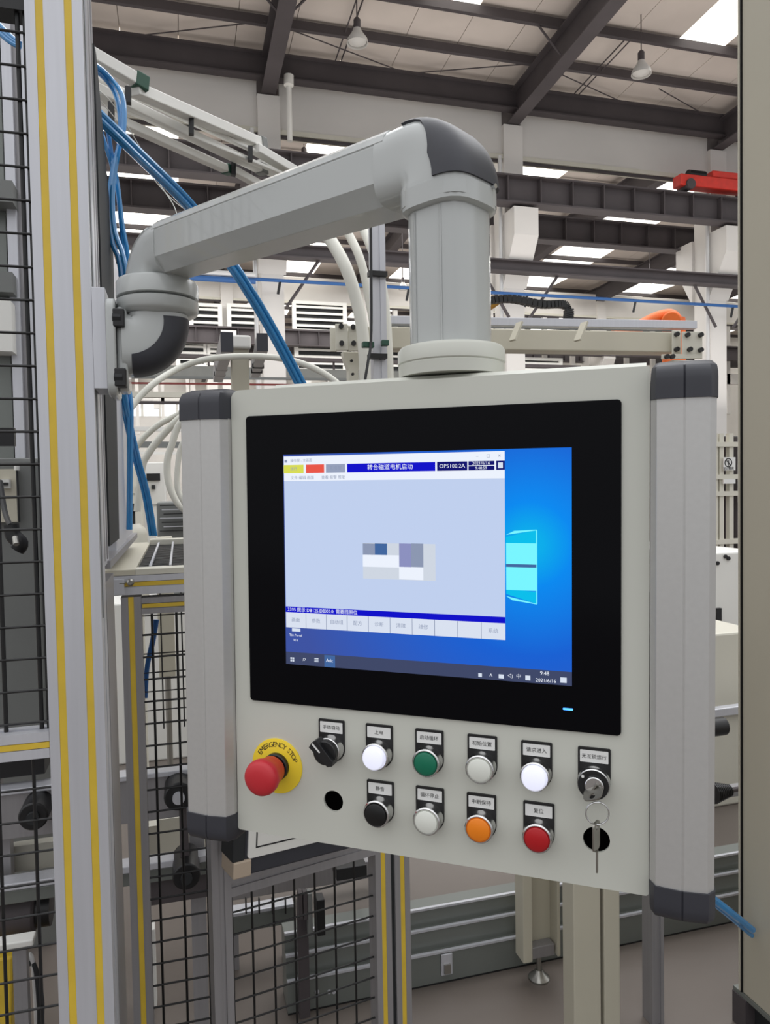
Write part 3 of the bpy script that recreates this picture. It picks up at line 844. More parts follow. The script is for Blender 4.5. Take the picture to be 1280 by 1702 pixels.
new('screen_lettering', text_mesh(W, .00002), 'scr_white', mon)['kind'] = 'stuff'
W = [('操作屏 - 主画面', .0038, T(ax0 + .021, .1078, tz)), ('×', .006, T(ax1 - .005, .1080, tz)), ('□', .0042, T(ax1 - .016, .1080, tz)), ('−', .005, T(ax1 - .027, .1078, tz)), ('文件 编辑 画面', .0042, T(ax0 + .022, .0893, tz)), ('查看 报警 帮助', .0042, T(ax0 + .058, .0893, tz)),
     ('无报警', .0048, T(hx(560), .099, tz)), ('运行', .0042, T(hx(491), .099, tz))]
for i, s in enumerate(('画面', '参数', '自动组', '配方', '诊断', '清障', '维修', None, None, '系统')):
    if s: W.append((s, .0052, T(ax0 + bw_ * (i + .5), -.0642, tz)))
new('screen_lettering', text_mesh(W, .00002), 'scr_shade', mon)['kind'] = 'stuff'


# push buttons
def plate(cx, top, lab, name, plabel):
    """Legend plate with its label; returns the part and the button centre."""
    bm = BM(); w_ = .0150; cy = top - .0300
    poly = [(cx - w_, top - .001), (cx - w_ + .001, top), (cx + w_ - .001, top), (cx + w_, top - .001)] + [(cx + w_ * math.cos(t), cy - .001 + w_ * math.sin(t)) for t in [-k * PI / 14 for k in range(15)]]
    prism(bm, poly[::-1], 0, .0020)
    p = new(name, bm, 'black', cp, bevel=.0003); p['label'] = plabel
    bm = BM(); prism(bm, rrect(cx - .0130, top - .0142, cx + .0130, top - .0026, .0006), .0020, .0023); new('name_label', bm, 'label_white', p)
    new('label_lettering', text_mesh([(lab, .0050 if len(lab) < 5 else .0046, T(cx, top - .0086, .00245))], .00003), 'ink', p)
    return p, cy


def push(cx, top, lab, lens, plabel, flat=True):
    p, cy = plate(cx, top, lab, 'push_button', plabel)
    M = T(cx, cy, .002)
    bm = BM(); lathe(bm, [(.0146, 0), (.0146, .0025), (.0135, .0095), (.0142, .0115), (.0142, .0135), (.0132, .0145), (.0126, .0145), (.0126, .012)], M, 40); new('chrome_bezel', bm, 'chrome', p, True)
    bm = BM(); lathe(bm, [(.0127, .009), (.0127, .0132), (.0113, .0132)] + ([(.0113, .0150), (.0100, .0158), (0, .0160)] if flat else [(.0120, .0132), (.0120, .0180), (.0105, .0200), (.006, .0210), (0, .0212)]), M, 40)
    new('lens', bm, lens, p, True)


def px_top(px, py): return PL(px, py)
T1y, T2y = -.1698, -.2294
push(-.0450, T1y, '上电', 'lit_lens', 'lit white push button with legend plate, upper row', False)
push(.0096, T1y, '启动循环', 'green_lens', 'green push button with legend plate')
push(.0645, T1y, '初始位置', 'white_lens', 'unlit white push button, upper row')
push(.1182, T1y - .0008, '请求进入', 'lit_lens', 'brightly lit white push button nearest the key switch', False)
push(-.0443, T2y, '静音', 'black_lens', 'black push button, lower row')
push(.0098, T2y, '循环停止', 'white_lens', 'unlit white push button, lower row')
push(.0634, T2y, '中断保持', 'orange_lens', 'orange push button')
push(.1202, T2y - .0010, '复位', 'red_lens', 'red push button')
# selector switch
p, cy = plate(-.0992, T1y, '手动/自动', 'selector_switch', 'black rotary selector switch with legend plate')
M = T(-.0992, cy, .002)
bm = BM(); lathe(bm, [(.0146, 0), (.0146, .003), (.0132, .0095), (.0138, .0115), (.0128, .0125)], M, 40); new('chrome_bezel', bm, 'chrome', p, True)
ang = math.radians(135)
Ms = M @ Matrix.Rotation(ang, 4, 'Z')
bm = BM(); lathe(bm, [(.0130, .008), (.0130, .0185), (.0120, .0195), (0, .0195)], M, 36); kn = new('knob', bm, 'black', p, True)
bm = BM(); prism(bm, [(.0155, -.0062), (.0170, 0), (.0155, .0062), (-.0125, .0045), (-.0155, 0), (-.0125, -.0045)], .0110, .0250, Ms); new('pointer', bm, 'black', p, bevel=.0006)
bm = BM(); prism(bm, rrect(.0035, -.0009, .0158, .0009, .0004), .0251, .0253, Ms); new('pointer_mark', bm, 'label_white', p)
# key switch
p, cy = plate(.1724, T1y - .0010, '无互锁运行', 'key_switch', 'key switch with key inserted, right end of the upper row')
M = T(.1724, cy - .001, .002)
bm = BM(); lathe(bm, [(.0150, 0), (.0150, .006), (.0143, .0105), (.0150, .0118), (.0142, .0128)], M, 40); new('chrome_bezel', bm, 'chrome', p, True)
bm = BM(); lathe(bm, [(.0141, .008), (.0141, .0128), (.0095, .0133), (.0085, .0128)], M, 40); new('collar', bm, 'black', p, True)
bm = BM(); lathe(bm, [(.0086, .010), (.0086, .0155), (.0078, .0163), (0, .0163)], T(.1734, cy - .001, .002), 30); new('lock_cylinder', bm, 'chrome', p, True)
bm = BM(); cyl(bm, (.1724 - .0095, cy + .0065, .0150), (.1724 - .0095, cy + .0065, .0158), .0014, 12); new('white_dot', bm, 'label_white', p)

# emergency stop
ex, ey = -.1655, -.2280
bm = BM(); lathe(bm, [(.0305, 0), (.0305, .0013), (.0300, .0016), (0, .0016)], T(ex, ey, 0), 64); es = new('emergency_stop', bm, 'estop_yellow', cp, True)
es['label'] = 'red mushroom emergency stop on round yellow plate'
W = []
s = 'EMERGENCY STOP'; a0, a1 = math.radians(152), math.radians(16)
WD = dict(E=.92, M=1.3, R=1.0, G=1.15, N=1.12, C=1.05, Y=1.0, S=.95, T=.95, O=1.15, P=1.0); tot = sum(WD.get(c_, .55) for c_ in s); acc = 0
for i, ch in enumerate(s):
    wc = WD.get(ch, .55); acc += wc
    if ch == ' ': continue
    t = a0 + (a1 - a0) * (acc - wc / 2) / tot
    W.append((ch, .0078, T(ex + .0240 * math.cos(t), ey + .0240 * math.sin(t), .0018) @ Matrix.Rotation(t - PI / 2, 4, 'Z')))
new('lettering', text_mesh(W, .00004), 'ink', es)
M = T(ex, ey, .0016)
bm = BM(); lathe(bm, [(.0150, 0), (.0150, .0045), (.0138, .0055), (.0120, .0055)], M, 40); new('collar', bm, 'black', es, True)
bm = BM(); lathe(bm, [(.0115, .003), (.0118, .010), (.0135, .0105)], M, 40); new('stem', bm, 'rubber', es, True)
bm = BM(); lathe(bm, [(.0105, .0085), (.0138, .0088), (.0150, .0105), (.0158, .0180), (.0174, .0250), (.0191, .0300), (.0194, .0345), (.0182, .0385), (.0150, .0410), (.0085, .0425), (0, .0430)], M, 48); new('mushroom_cap', bm, 'red_cap', es, True)

# key, ring and second key (separate things)
ky = thing('key', 'silver key turned in the key switch', 'key', matrix=MP @ T(.1734, cy - .001, .018), group=None)
Mk = Matrix.Rotation(math.radians(-35), 4, 'Z')
bm = BM(); prism(bm, rrect(-.0006, -.0045, .0006, .0045, .0003), 0, .004, Mk)
new('blade', bm, 'key_metal', ky)
me = holed(rrect(.0, -.0095, .016, .0095, .006), [circle(.0115, 0, .0030, 16)], .0012)
me.transform(Matrix.Rotation(math.radians(-100), 4, 'Z') @ Matrix.Rotation(math.radians(-62), 4, 'Y') @ Matrix.Rotation(math.radians(35), 4, 'X') @ T(0, 0, .0006))
new('bow', me, 'key_metal', ky)
def torus_bm(c, R, r, M, seg=36, sg=8):
    bm = BM(); rings = []
    for i in range(seg):
        t = 2 * PI * i / seg; rings.append([bm.verts.new(M @ Vector(((R + r * math.cos(u)) * math.cos(t), (R + r * math.cos(u)) * math.sin(t), r * math.sin(u)))) for u in [2 * PI * j / sg for j in range(sg)]])
    for i in range(seg):
        a_, b_ = rings[i], rings[(i + 1) % seg]
        for j in range(sg): bm.faces.new((a_[j], a_[(j + 1) % sg], b_[(j + 1) % sg], b_[j]))
    return bm
kr = tag(new('key_ring', torus_bm(None, .0105, .00085, MP @ T(.1765, -.2250, .0215) @ Matrix.Rotation(.25, 4, 'Y')), 'chrome', None, True), 'round steel key ring hanging from the key switch', 'key ring')
k2 = thing('key', 'flat spare key hanging edge-on below the key ring', 'key', matrix=MP @ T(.1762, -.2360, .0215))
me = holed(rrect(-.0075, -.024, .0075, .003, .004), [circle(0, -.002, .0028, 16)], .0018)
me.transform(Matrix.Rotation(math.radians(74), 4, 'Y')); new('bow', me, 'key_metal', k2)
bm = BM(); box(bm, (-.0009, -.0440, -.0030), (.0009, -.0240, .0030)); new('blade', bm, 'key_metal', k2)

# ================================================================== SWIVEL ARM
arm = thing('support_arm', 'grey swivel arm carrying the control panel from the corner post', 'support arm', (xr, 1.25, 1.6))
B = D(262, 482, 1.185); Tp = D(750, 600, .79)
B = Vector((B.x, B.y, 0)); Tx = Vector((Tp.x, Tp.y, 0))
hd = (Tx - B); HL = hd.length; hd.normalize(); hs_ = hd.cross(Z1)      # arm direction, side
zL = D(290, 421, 1.16).z; zR = D(672, 294, .83).z
zTop = D(750, 352, .80).z; zPan = max((MP @ Vector((x_, PY1 + .0055, z_))).z for x_ in (-.04, .08) for z_ in (-.01, -.1))


def squircle(n=28, e=3.2):
    o = []
    for i in range(n):
        t = 2 * PI * i / n; c, s = math.cos(t), math.sin(t)
        k = (abs(c) ** e + abs(s) ** e) ** (-1 / e); o.append((c * k, s * k))
    return o


def sweep(bm, stations, sq):
    """stations: (centre, side, out, half_side, half_out)"""
    rings = [[bm.verts.new(c + sd * (x * a_) + o_ * (y * b_)) for x, y in sq] for c, sd, o_, a_, b_ in stations]
    n = len(sq)
    for p_, q_ in zip(rings, rings[1:]):
        for i in range(n): bm.faces.new((p_[i], p_[(i + 1) % n], q_[(i + 1) % n], q_[i]))
    bm.faces.new(rings[0]); bm.faces.new(rings[-1])


def elbow_stations(c0, c1, d0, d1, r, hs0, hs1, n=12):
    """quarter bend from point c0 heading d0 to c1 heading d1 (unit, perpendicular); out = away from bend centre."""
    out = []; side = d0.cross(d1).normalized()
    corner = c0 + d0 * (c1 - c0).dot(d0)
    s0 = corner - d0 * r; e0 = corner + d1 * r; cc = corner - d0 * r + d1 * r
    out.append((c0, side, -d1, hs0, hs0))
    for i in range(n + 1):
        t = PI / 2 * i / n
        o_ = (-d1) * math.cos(t) + d0 * math.sin(t)
        h = hs0 + (hs1 - hs0) * i / n
        out.append((cc + o_ * r, side, o_, h, h))
    out.append((c1, side, d0, hs1, hs1))
    return out


def cap_patch(stations, ang, off=.0016, e=3.2, n=14):
    """Cover following the outer side of a bend; ang(i, N) half opening angle from the outward direction."""
    bm = BM(); rows = []
    N = len(stations) - 1
    for i, (c, sd, o_, a_, b_) in enumerate(stations):
        h = ang(i / N); row = []
        for k in range(-n - 1, n + 2):
            edge = abs(k) == n + 1
            t = h * max(-n, min(n, k)) / n
            cx_, sx_ = math.cos(t), math.sin(t); kk = (abs(cx_) ** e + abs(sx_) ** e) ** (-1 / e)
            f_ = off if not edge else -.003
            row.append(bm.verts.new(c + sd * (sx_ * kk * (a_ + f_)) + o_ * (cx_ * kk * (b_ + f_))))
        rows.append(row)
    for p_, q_ in zip(rows, rows[1:]):
        for j in range(len(p_) - 1): bm.faces.new((p_[j], p_[j + 1], q_[j + 1], q_[j]))
    for rw in (rows[0], rows[-1]):
        st = stations[0] if rw is rows[0] else stations[-1]
        ins = [bm.verts.new(v.co + (st[0] - v.co) * .12) for v in rw]
        for j in range(len(rw) - 1): bm.faces.new((rw[j], rw[j + 1], ins[j + 1], ins[j]))
    return bm


HW = .0385
# wall plate and flange on the side of the post
fzc = D(200, 575, 1.19).z
bm = BM(); box(bm, (xr + .0005, 1.212, fzc - .076), (xr + .020, 1.292, fzc + .078)); new('mounting_plate', bm, 'alu', arm, bevel=.001)
fx = xr + .0205; fy0, fy1 = 1.197, 1.300
bm = BM()
extr(bm, rrect(fy0, fzc - .086, fy1, fzc + .062, .018), (fx, 0, 0), (fx + .014, 0, 0), Y1, Z1)
new('flange', bm, 'arm_paint', arm, True, bevel=.003)
bm = BM()
extr(bm, rrect(fy0 + .012, fzc - .078, fy1 - .010, fzc + .054, .022), (fx + .0145, 0, 0), (fx + .030, 0, 0), Y1, Z1)
new('flange_boss', bm, 'arm_paint', arm, True, bevel=.004)
for dz_ in (.030, -.060):
    bm = BM(); box(bm, (fx + .010, fy0 - .0006, fzc + dz_ - .014), (fx + .0275, fy0 + .03, fzc + dz_ + .014)); nb = new('bolt_pocket', bm, 'black', arm, bevel=.002)
    bm = BM(); cyl(bm, (fx + .010, fy0 + .004, fzc + dz_), (fx + .022, fy0 + .004, fzc + dz_), .0075, 6); new('bolt', bm, 'rubber', nb)
# lower bend: from the flange to the vertical joint
zj0 = D(262, 528, 1.185).z; zj1 = D(262, 497, 1.185).z; zj2 = D(262, 470, 1.185).z
yb_ = (fy0 + fy1) / 2
c0 = Vector((fx + .022, B.y, zj0 - .046)); c1 = Vector((B.x, B.y, zj0))
st = elbow_stations(c0, c1, X1, Z1, min(.040, (c1 - c0).x - .002), .047, .046)
bm = BM(); sweep(bm, st, squircle(32)); lb = new('lower_bend', bm, 'arm_paint', arm, True)
bm = cap_patch(st[1:-1], lambda t: math.radians(66 + 14 * t)); c = new('bend_cover', bm, 'dark_plastic', lb, True); c['label'] = 'dark grey cover under the bend'
# joint discs
bm = BM(); lathe(bm, [(.046, 0), (.0600, .006), (.0625, .010), (.0635, .024), (.060, .0262), (.05, .0262)], Matrix.Translation((B.x, B.y, zj0 - .001)), 56); new('joint_disc', bm, 'arm_paint', arm, True)
bm = BM(); lathe(bm, [(.05, 0), (.0590, .0002), (.0632, .0015), (.0632, .0240), (.0600, .0285), (.0480, .0315), (.04, .0315)], Matrix.Translation((B.x, B.y, zj0 + .0272)), 56); new('joint_disc', bm, 'arm_paint', arm, True)
# upper bend into the arm
ad = ((Tx + Vector((0, 0, zR))) - (B + Vector((0, 0, zL)))).normalized()
c0 = Vector((B.x, B.y, zj0 + .056)); 
ah = Vector((ad.x, ad.y, 0)).normalized()
c1 = Vector((B.x, B.y, zL)) + ah * .060
st = elbow_stations(c0, c1, Z1, ah, .044, .0435, .0405)
bm = BM(); sweep(bm, st, squircle(32)); ub = new('upper_bend', bm, 'arm_paint', arm, True)
bm = cap_patch(st[2:-3], lambda t: math.radians(46)); c = new('bend_cover', bm, 'arm_paint', ub, True)
# arm tube with chamfered underside and a groove along the top of its side
pL = Vector((B.x, B.y, zL)) + ah * .050; pR = Vector((Tx.x, Tx.y, zR)) - ah * .060
au = ah.cross(Z1) ; tdir = (pR - pL).normalized(); upv_ = au.cross(tdir)
if upv_.z < 0: upv_ = -upv_
sec = [(-.022, -.0385), (.022, -.0385), (.0385, -.018), (.0385, .0215), (.0375, .0222), (.0375, .0232), (.0385, .0240), (.0355, .0320), (.028, .0385), (-.028, .0385), (-.0355, .0320), (-.0385, .0240), (-.0385, -.018)]
bm = BM(); extr(bm, sec, pL, pR, au, upv_); new('arm_tube', bm, 'arm_paint', arm, bevel=.0015)
# head
c0 = pR - tdir * .012; c0 = Vector((c0.x, c0.y, zR)); c1 = Vector((Tx.x, Tx.y, zTop - .004))
st = elbow_stations(c0, c1, ah, -Z1, .036, .0398, .0432)
bm = BM(); sweep(bm, st, squircle(40, 3.8)); hd_ = new('head_bend', bm, 'arm_paint', arm, True)
bm = cap_patch(st[1:-1], lambda t: math.radians(43 + 30 * max(0, min(1, (t - .22) * 2.2))), .0022, 3.8); c = new('head_cover', bm, 'dark_plastic', hd_, True); c['label'] = 'dark grey cover over the head of the arm'
sc_ = Vector((Tx.x, Tx.y, zTop + .013)) + hd * .0425 - hs_ * .018
bm = BM(); cyl(bm, sc_, sc_ + hd.normalized() * .005, .0026, 12); new('head_screw', bm, 'chrome', hd_)
bm = BM(); sweep(bm, [(Vector((Tx.x, Tx.y, z)), hs_, hd, k, k) for z, k in ((zTop - .010, .0400), (zTop - .008, .0438), (zTop + .012, .0442), (zTop + .014, .041))], squircle(36)); new('head_collar', bm, 'arm_paint', arm, True)
# drop tube: rounded octagonal
bm = BM(); sec = squircle(24, 3.6)
sweep(bm, [(Vector((Tx.x, Tx.y, z)), hs_, hd, .0372, .0372) for z in (zTop - .006, zPan + .02)], [(x, y) for x, y in sec]); new('drop_tube', bm, 'arm_paint', arm, True)
for k in (-1, 1):
    bm = BM(); beam(bm, Vector((Tx.x, Tx.y, zPan + .03)) + hs_ * .0370 + hd * .017 * k, Vector((Tx.x, Tx.y, zTop - .012)) + hs_ * .0370 + hd * .017 * k, .0016, .0016); new('tube_bead', bm, 'arm_paint', arm)
# round turntable collar on top of the panel
bm = BM(); lathe(bm, [(.05, 0), (.0560, .0), (.0565, .012), (.0555, .0132), (.0570, .0144), (.0570, .0270), (.0545, .0305), (.048, .0320), (.03, .0320)], Matrix.Translation((Tx.x, Tx.y, zPan + .001)), 56); new('turntable_collar', bm, 'panel_paint', arm, True)

# ================================================================== OVERHEAD RAILS, TUBES AND GANTRY BEHIND THE ARM
orl = thing('overhead_rails', 'slanting white overhead rails with green end caps above the swivel arm', 'rail rack', tuple(D(100, 260, 2.0)))
def rail(a, b, w_, h_, m='white_paint', cap=None):
    pa, pb = D(*a), D(*b)
    bm = BM(); beam(bm, pa, pb, w_, h_)
    r = new('rail', bm, m, orl, bevel=.003)
    if cap:
        d = (pb - pa).normalized(); bm = BM(); beam(bm, pb - d * .01, pb + d * .03, w_ * 1.15, h_ * 1.25); new('end_cap', bm, cap, r, bevel=.003)
rail((110, 66, 1.95), (228, 134, 2.1), .03, .034, cap='green_cap')
rail((222, 148, 2.1), (430, 238, 2.75), .04, .034, cap='machine_grey')
rail((424, 247, 2.7), (545, 318, 3.1), .04, .032, cap='machine_grey')
rail((130, 150, 2.05), (540, 318, 3.1), .02, .012)
rail((110, 108, 2.0), (540, 305, 3.12), .02, .012)
rail((120, 130, 2.0), (432, 280, 2.8), .034, .03, cap='machine_grey')
rail((428, 272, 2.8), (520, 322, 3.1), .034, .03)
rail((120, 166, 2.0), (376, 281, 2.7), .03, .026, cap='green_cap')
rail((388, 283, 2.7), (500, 345, 3.0), .03, .026)
for (x, y0, y1, d) in ((213, 146, 172, 2.05), (318, 198, 224, 2.35), (416, 244, 268, 2.65), (185, 172, 203, 2.0), (388, 268, 292, 2.7)):
    bm = BM(); beam(bm, D(x, y0, d), D(x, y1, d), .016, .02); new('cross_clip', bm, 'black', orl)
a = D(110, 60, 1.98); bm = BM(); box(bm, (a.x - .04, a.y - .02, 0), (a.x, a.y + .02, a.z + .03)); new('support_upright', bm, 'alu', orl)
bm = BM(); beam(bm, D(112, 66, 1.98), D(112, 170, 1.98), .05, .05); new('rail_bracket', bm, 'alu_grey', orl)

def hose(name, pts, r, m, parent, seg=8, flat=1.0, n=8):
    bm = BM(); tube(bm, [D(*p) for p in pts], r, seg, flat, n); return new(name, bm, m, parent, True)
tb_ = thing('air_tubes', 'bundle of blue air tubes looping beside the corner post above the arm', 'air tubes', tuple(D(205, 470, 1.5)))
hose('tube', [(138, 106, 1.42), (158, 108, 1.45), (183, 130, 1.5), (203, 160, 1.5), (206, 210, 1.5), (195, 260, 1.5), (187, 320, 1.5), (190, 380, 1.5), (203, 420, 1.5), (210, 455, 1.5), (207, 480, 1.5)], .0052, 'blue_tube', tb_)
hose('tube', [(138, 112, 1.44), (160, 118, 1.47), (186, 145, 1.52), (198, 180, 1.52), (200, 230, 1.52), (188, 280, 1.52), (181, 340, 1.52), (186, 400, 1.52), (197, 430, 1.52), (203, 470, 1.52)], .0050, 'blue_tube', tb_)
hose('tube', [(140, 166, 1.44), (160, 180, 1.46), (178, 215, 1.5), (186, 260, 1.52), (196, 310, 1.52), (203, 370, 1.52), (212, 420, 1.52), (211, 450, 1.52), (198, 472, 1.52)], .0045, 'blue_tube', tb_)
hose('tube', [(138, 172, 1.5), (158, 190, 1.5), (172, 230, 1.5), (192, 300, 1.54), (200, 360, 1.54), (205, 420, 1.54), (206, 470, 1.54)], .0045, 'blue_tube', tb_)
tb_ = thing('air_tubes', 'long straight bundle of blue air tubes slanting down behind the arm', 'air tubes', tuple(D(510, 660, 2.1)))
for k, (dx, dy) in enumerate(((0, 0), (5, -4), (-5, 4), (2, 5))):
    m_ = 'blue_tube'
    hose('tube', [(138 + dx, 168 + dy, 1.4), (165 + dx, 194 + dy, 1.42), (225 + dx, 252 + dy, 1.5), (315 + dx, 342 + dy, 1.7), (370 + dx, 420 + dy, 1.85), (400 + dx, 462 + dy, 1.9), (450 + dx, 545 + dy, 2.0), (503 + dx, 645 + dy, 2.1), (525 + dx, 700 + dy, 2.12)], .0058, m_, tb_)
wr = thing('signal_wires', 'thin pale wires sagging among the blue tubes', 'wires', tuple(D(300, 366, 1.7)))
hose('wire', [(150, 140, 1.5), (185, 170, 1.6), (230, 240, 1.7), (262, 300, 1.75), (288, 340, 1.75), (297, 368, 1.75)], .0013, 'hose_white', wr, 6)
hose('wire', [(165, 165, 1.6), (205, 215, 1.7), (250, 290, 1.8), (285, 330, 1.8), (310, 350, 1.8)], .0011, 'hose_white', wr, 6)
tb_ = thing('air_tubes', 'blue air tubes crossing below the arm bracket and running down to the table', 'air tubes', tuple(D(250, 885, 1.9)))
for k, dx in enumerate((0, 5, 9)):
    hose('tube', [(196 + dx, 640, 1.75), (206 + dx, 690, 1.8), (222 + dx, 760, 1.85), (238 + dx, 820, 1.9), (250 + dx, 890, 1.95)], .0042, 'blue_tube', tb_)
for k, dx in enumerate((0, 6)):
    hose('tube', [(208 + dx, 640, 1.8), (213 + dx, 680, 1.8), (214 + dx * .7, 760, 1.82), (213 + dx * .7, 880, 1.85)], .0044, 'blue_tube', tb_)

# gantry beam with bolted end brackets
gb = thing('gantry_beam', 'beige gantry beam with silver rail and bolted end brackets behind the panel', 'gantry', tuple(D(580, 640, 4.0)))
gl, gr_ = D(606, 564, 4.0), D(1120, 572, 4.3)
bm = BM(); beam(bm, gl, gr_, .12, .115); new('beam', bm, 'beige_paint', gb, bevel=.006)
bm = BM(); beam(bm, D(640, 533, 4.0), D(1155, 541, 4.3), .05, .045); rl = new('rail', bm, 'alu', gb, bevel=.003)
bm = BM(); beam(bm, D(640, 541, 3.97), D(1120, 550, 4.27), .008, .008); new('rail_groove', bm, 'machine_grey', rl)
for x in (852, 740, 960):
    bm = BM(); beam(bm, D(x, 566, 3.93), D(x + 12, 536, 3.95), .05, .012); new('rail_bracket', bm, 'beige_paint', gb)
def bplate(x0, y0, x1, y1, d, bolts, th=.012):
    a, b = D(x0, y1, d), D(x1, y0, d)
    bm = BM(); e = Vector((b.x - a.x, b.y - a.y, 0)); L = e.length; e.normalize(); nn = e.cross(Z1)
    extr(bm, [(0, 0), (L, 0), (L, b.z - a.z), (0, b.z - a.z)], a, a - nn * th, e, Z1)
    o = new('bolt_plate', bm, 'cream', gb, bevel=.003)
    for (bx_, by_) in bolts:
        c = D(bx_, by_, d - .004); bm = BM(); cyl(bm, c - nn * .004, c + nn * .02, .013, 12); new('bolt', bm, 'black', o)
bplate(549, 545, 560, 584, 3.95, [])
bplate(558, 538, 578, 582, 3.9, [(567, 543), (568, 571)])
bplate(579, 541, 607, 583, 3.92, [(587, 544), (588, 571), (600, 546)])
bplate(1118, 549, 1132, 590, 4.2, [(1124, 556), (1124, 581)])
bplate(1134, 551, 1168, 589, 4.15, [(1142, 557), (1164, 557), (1146, 581), (1164, 582)])
bplate(1100, 588, 1168, 597, 4.15, [(1108, 593), (1117, 593)])
a = D(570, 584, 4.0); b = D(606, 700, 4.0)
bm = BM(); extr(bm, [(0, 0), (.12, 0), (.11, -.03), (.085, -.1), (.085, -a.z), (.03, -a.z), (.03, -.1), (.005, -.03)], a, a + Vector((0, .06, 0)), X1, Z1); new('leg', bm, 'cream', gb, bevel=.004)
a = D(1120, 598, 4.25)
bm = BM(); extr(bm, [(0, 0), (.12, 0), (.12, -a.z), (0, -a.z)], a, a + Vector((0, .08, 0)), X1, Z1); new('leg', bm, 'cream', gb, bevel=.004)
for x, y in ((570, 600), (572, 622), (606, 608)):
    bm = BM(); c = D(x + 14, y, 3.99); cyl(bm, c, c - Y1 * .01, .008, 8); new('bolt', bm, 'black', gb)
# silver post with clips and black cable
cpst = thing('clipped_post', 'silver aluminium post with black clips and a black cable behind the arm', 'post', tuple(PZ(628, 3000, 0)) if 0 else (D(628, 640, 3.2).x, D(628, 640, 3.2).y, 0))
q0 = D(619, 500, 3.2); 
profile('post_profile', (q0.x, q0.y, 0), (q0.x, q0.y, D(619, 352, 3.2).z), Vector((math.cos(A) , 0, 0)).normalized(), Y1, .062, .05, (.031,), cpst, 'alu', strips=False)
for y in (455, 592):
    c = D(628, y, 3.19); bm = BM(); box(bm, (c.x - .04, c.y - .012, c.z - .01), (c.x + .04, c.y + .03, c.z + .01)); new('clip', bm, 'black', cpst)
for (x, y, w_) in ((612, 573, .05), (640, 570, .03)):
    c = D(x, y, 3.17); bm = BM(); box(bm, (c.x - w_ / 2, c.y - .012, c.z - .012), (c.x + w_ / 2, c.y + .02, c.z + .012)); new('green_clamp', bm, 'green_cap', cpst, bevel=.003)
hose('cable', [(616, 360, 3.15), (617, 450, 3.15), (617, 560, 3.15), (612, 600, 3.12), (606, 640, 3.1), (600, 720, 3.1)], .006, 'black', cpst)
# flat white curved ducts
def strap(label, pts, w_, th=.35):
    g = thing('curved_hose', label, 'hose', tuple(D(*pts[-1])))
    hose('hose_body', pts, w_, 'hose_white', g, 10, 1.0)
strap('thick white hose curving down left of the clipped post', [(520, 360, 3.6), (548, 397, 3.55), (575, 445, 3.5), (594, 505, 3.5), (604, 565, 3.5), (608, 640, 3.5), (612, 760, 3.5)], .030)
strap('second white hose curving down just behind the clipped post', [(555, 345, 3.8), (580, 390, 3.75), (600, 435, 3.7), (614, 500, 3.7), (622, 560, 3.7), (626, 700, 3.7)], .022)
strap('third white hose showing right of the clipped post', [(590, 350, 4.0), (610, 395, 3.9), (630, 450, 3.8), (641, 520, 3.8), (646, 600, 3.8), (650, 760, 3.8)], .024)
strap('slim white hose arching from the bracket over to the panel top', [(190, 760, 2.3), (205, 705, 2.4), (222, 672, 2.45), (255, 638, 2.5), (300, 611, 2.6), (350, 596, 2.6), (420, 592, 2.6), (480, 598, 2.6), (530, 616, 2.6), (570, 646, 2.6), (610, 700, 2.6)], .011)
strap('upper white hose running down left from the left grip', [(340, 655, 3.0), (300, 686, 3.0), (261, 708, 3.0), (228, 741, 3.0), (205, 790, 3.0)], .012)
strap('middle white hose running down left from the left grip', [(340, 668, 2.9), (299, 695, 2.9), (266, 728, 2.9), (246, 755, 2.9), (236, 778, 2.9), (228, 850, 2.9)], .014)
strap('white hose looping beside the left grip', [(330, 678, 2.8), (299, 704, 2.8), (286, 738, 2.8), (278, 768, 2.8), (281, 805, 2.8), (297, 838, 2.8), (325, 860, 2.8)], .013)
strap('rear white hose hugging the left grip edge', [(330, 715, 2.7), (303, 738, 2.7), (295, 780, 2.7), (296, 815, 2.7), (315, 850, 2.7)], .010)

# portal with two dark ended arms
pt = thing('portal_head', 'grey portal head with two dark square beam ends left of the white column', 'machine', (D(400, 640, 3.6).x, D(400, 640, 3.6).y, 0))
for (x0, y0, x1, y1, fx_, fy_) in ((367, 553, 387, 585, 362, 628), (427, 553, 445, 586, 424, 622)):
    a = D((x0 + x1) / 2, (y0 + y1) / 2, 3.3); b = D(fx_, fy_ - 5, 4.3)
    w_ = (x1 - x0) * 3.3 / F
    bm = BM(); beam(bm, a, b, w_, w_ * 1.6); new('beam', bm, 'alu_grey', pt, bevel=.003)
    d = (b - a).normalized(); bm = BM(); beam(bm, a - d * .012, a, w_ * 1.02, w_ * 1.62); new('beam_end', bm, 'dark_plastic', pt)
    for k in range(2):
        c = a.lerp(b, .55 + .2 * k) - Vector((0, 0, .03)); bm = BM(); cyl(bm, c - X1 * .03, c + X1 * .03, .014, 10); new('bolt', bm, 'black', pt)
a, b = D(386, 640, 3.7), D(414, 578, 3.7)
bm = BM(); box(bm, (a.x, a.y, 0), (b.x, a.y + .09, b.z)); new('column', bm, 'beige_paint', pt, bevel=.004)
bm = BM(); box(bm, (a.x - .01, a.y - .03, b.z - .005), (b.x + .01, a.y + .1, b.z + .06)); new('head_block', bm, 'white_paint', pt, bevel=.01)
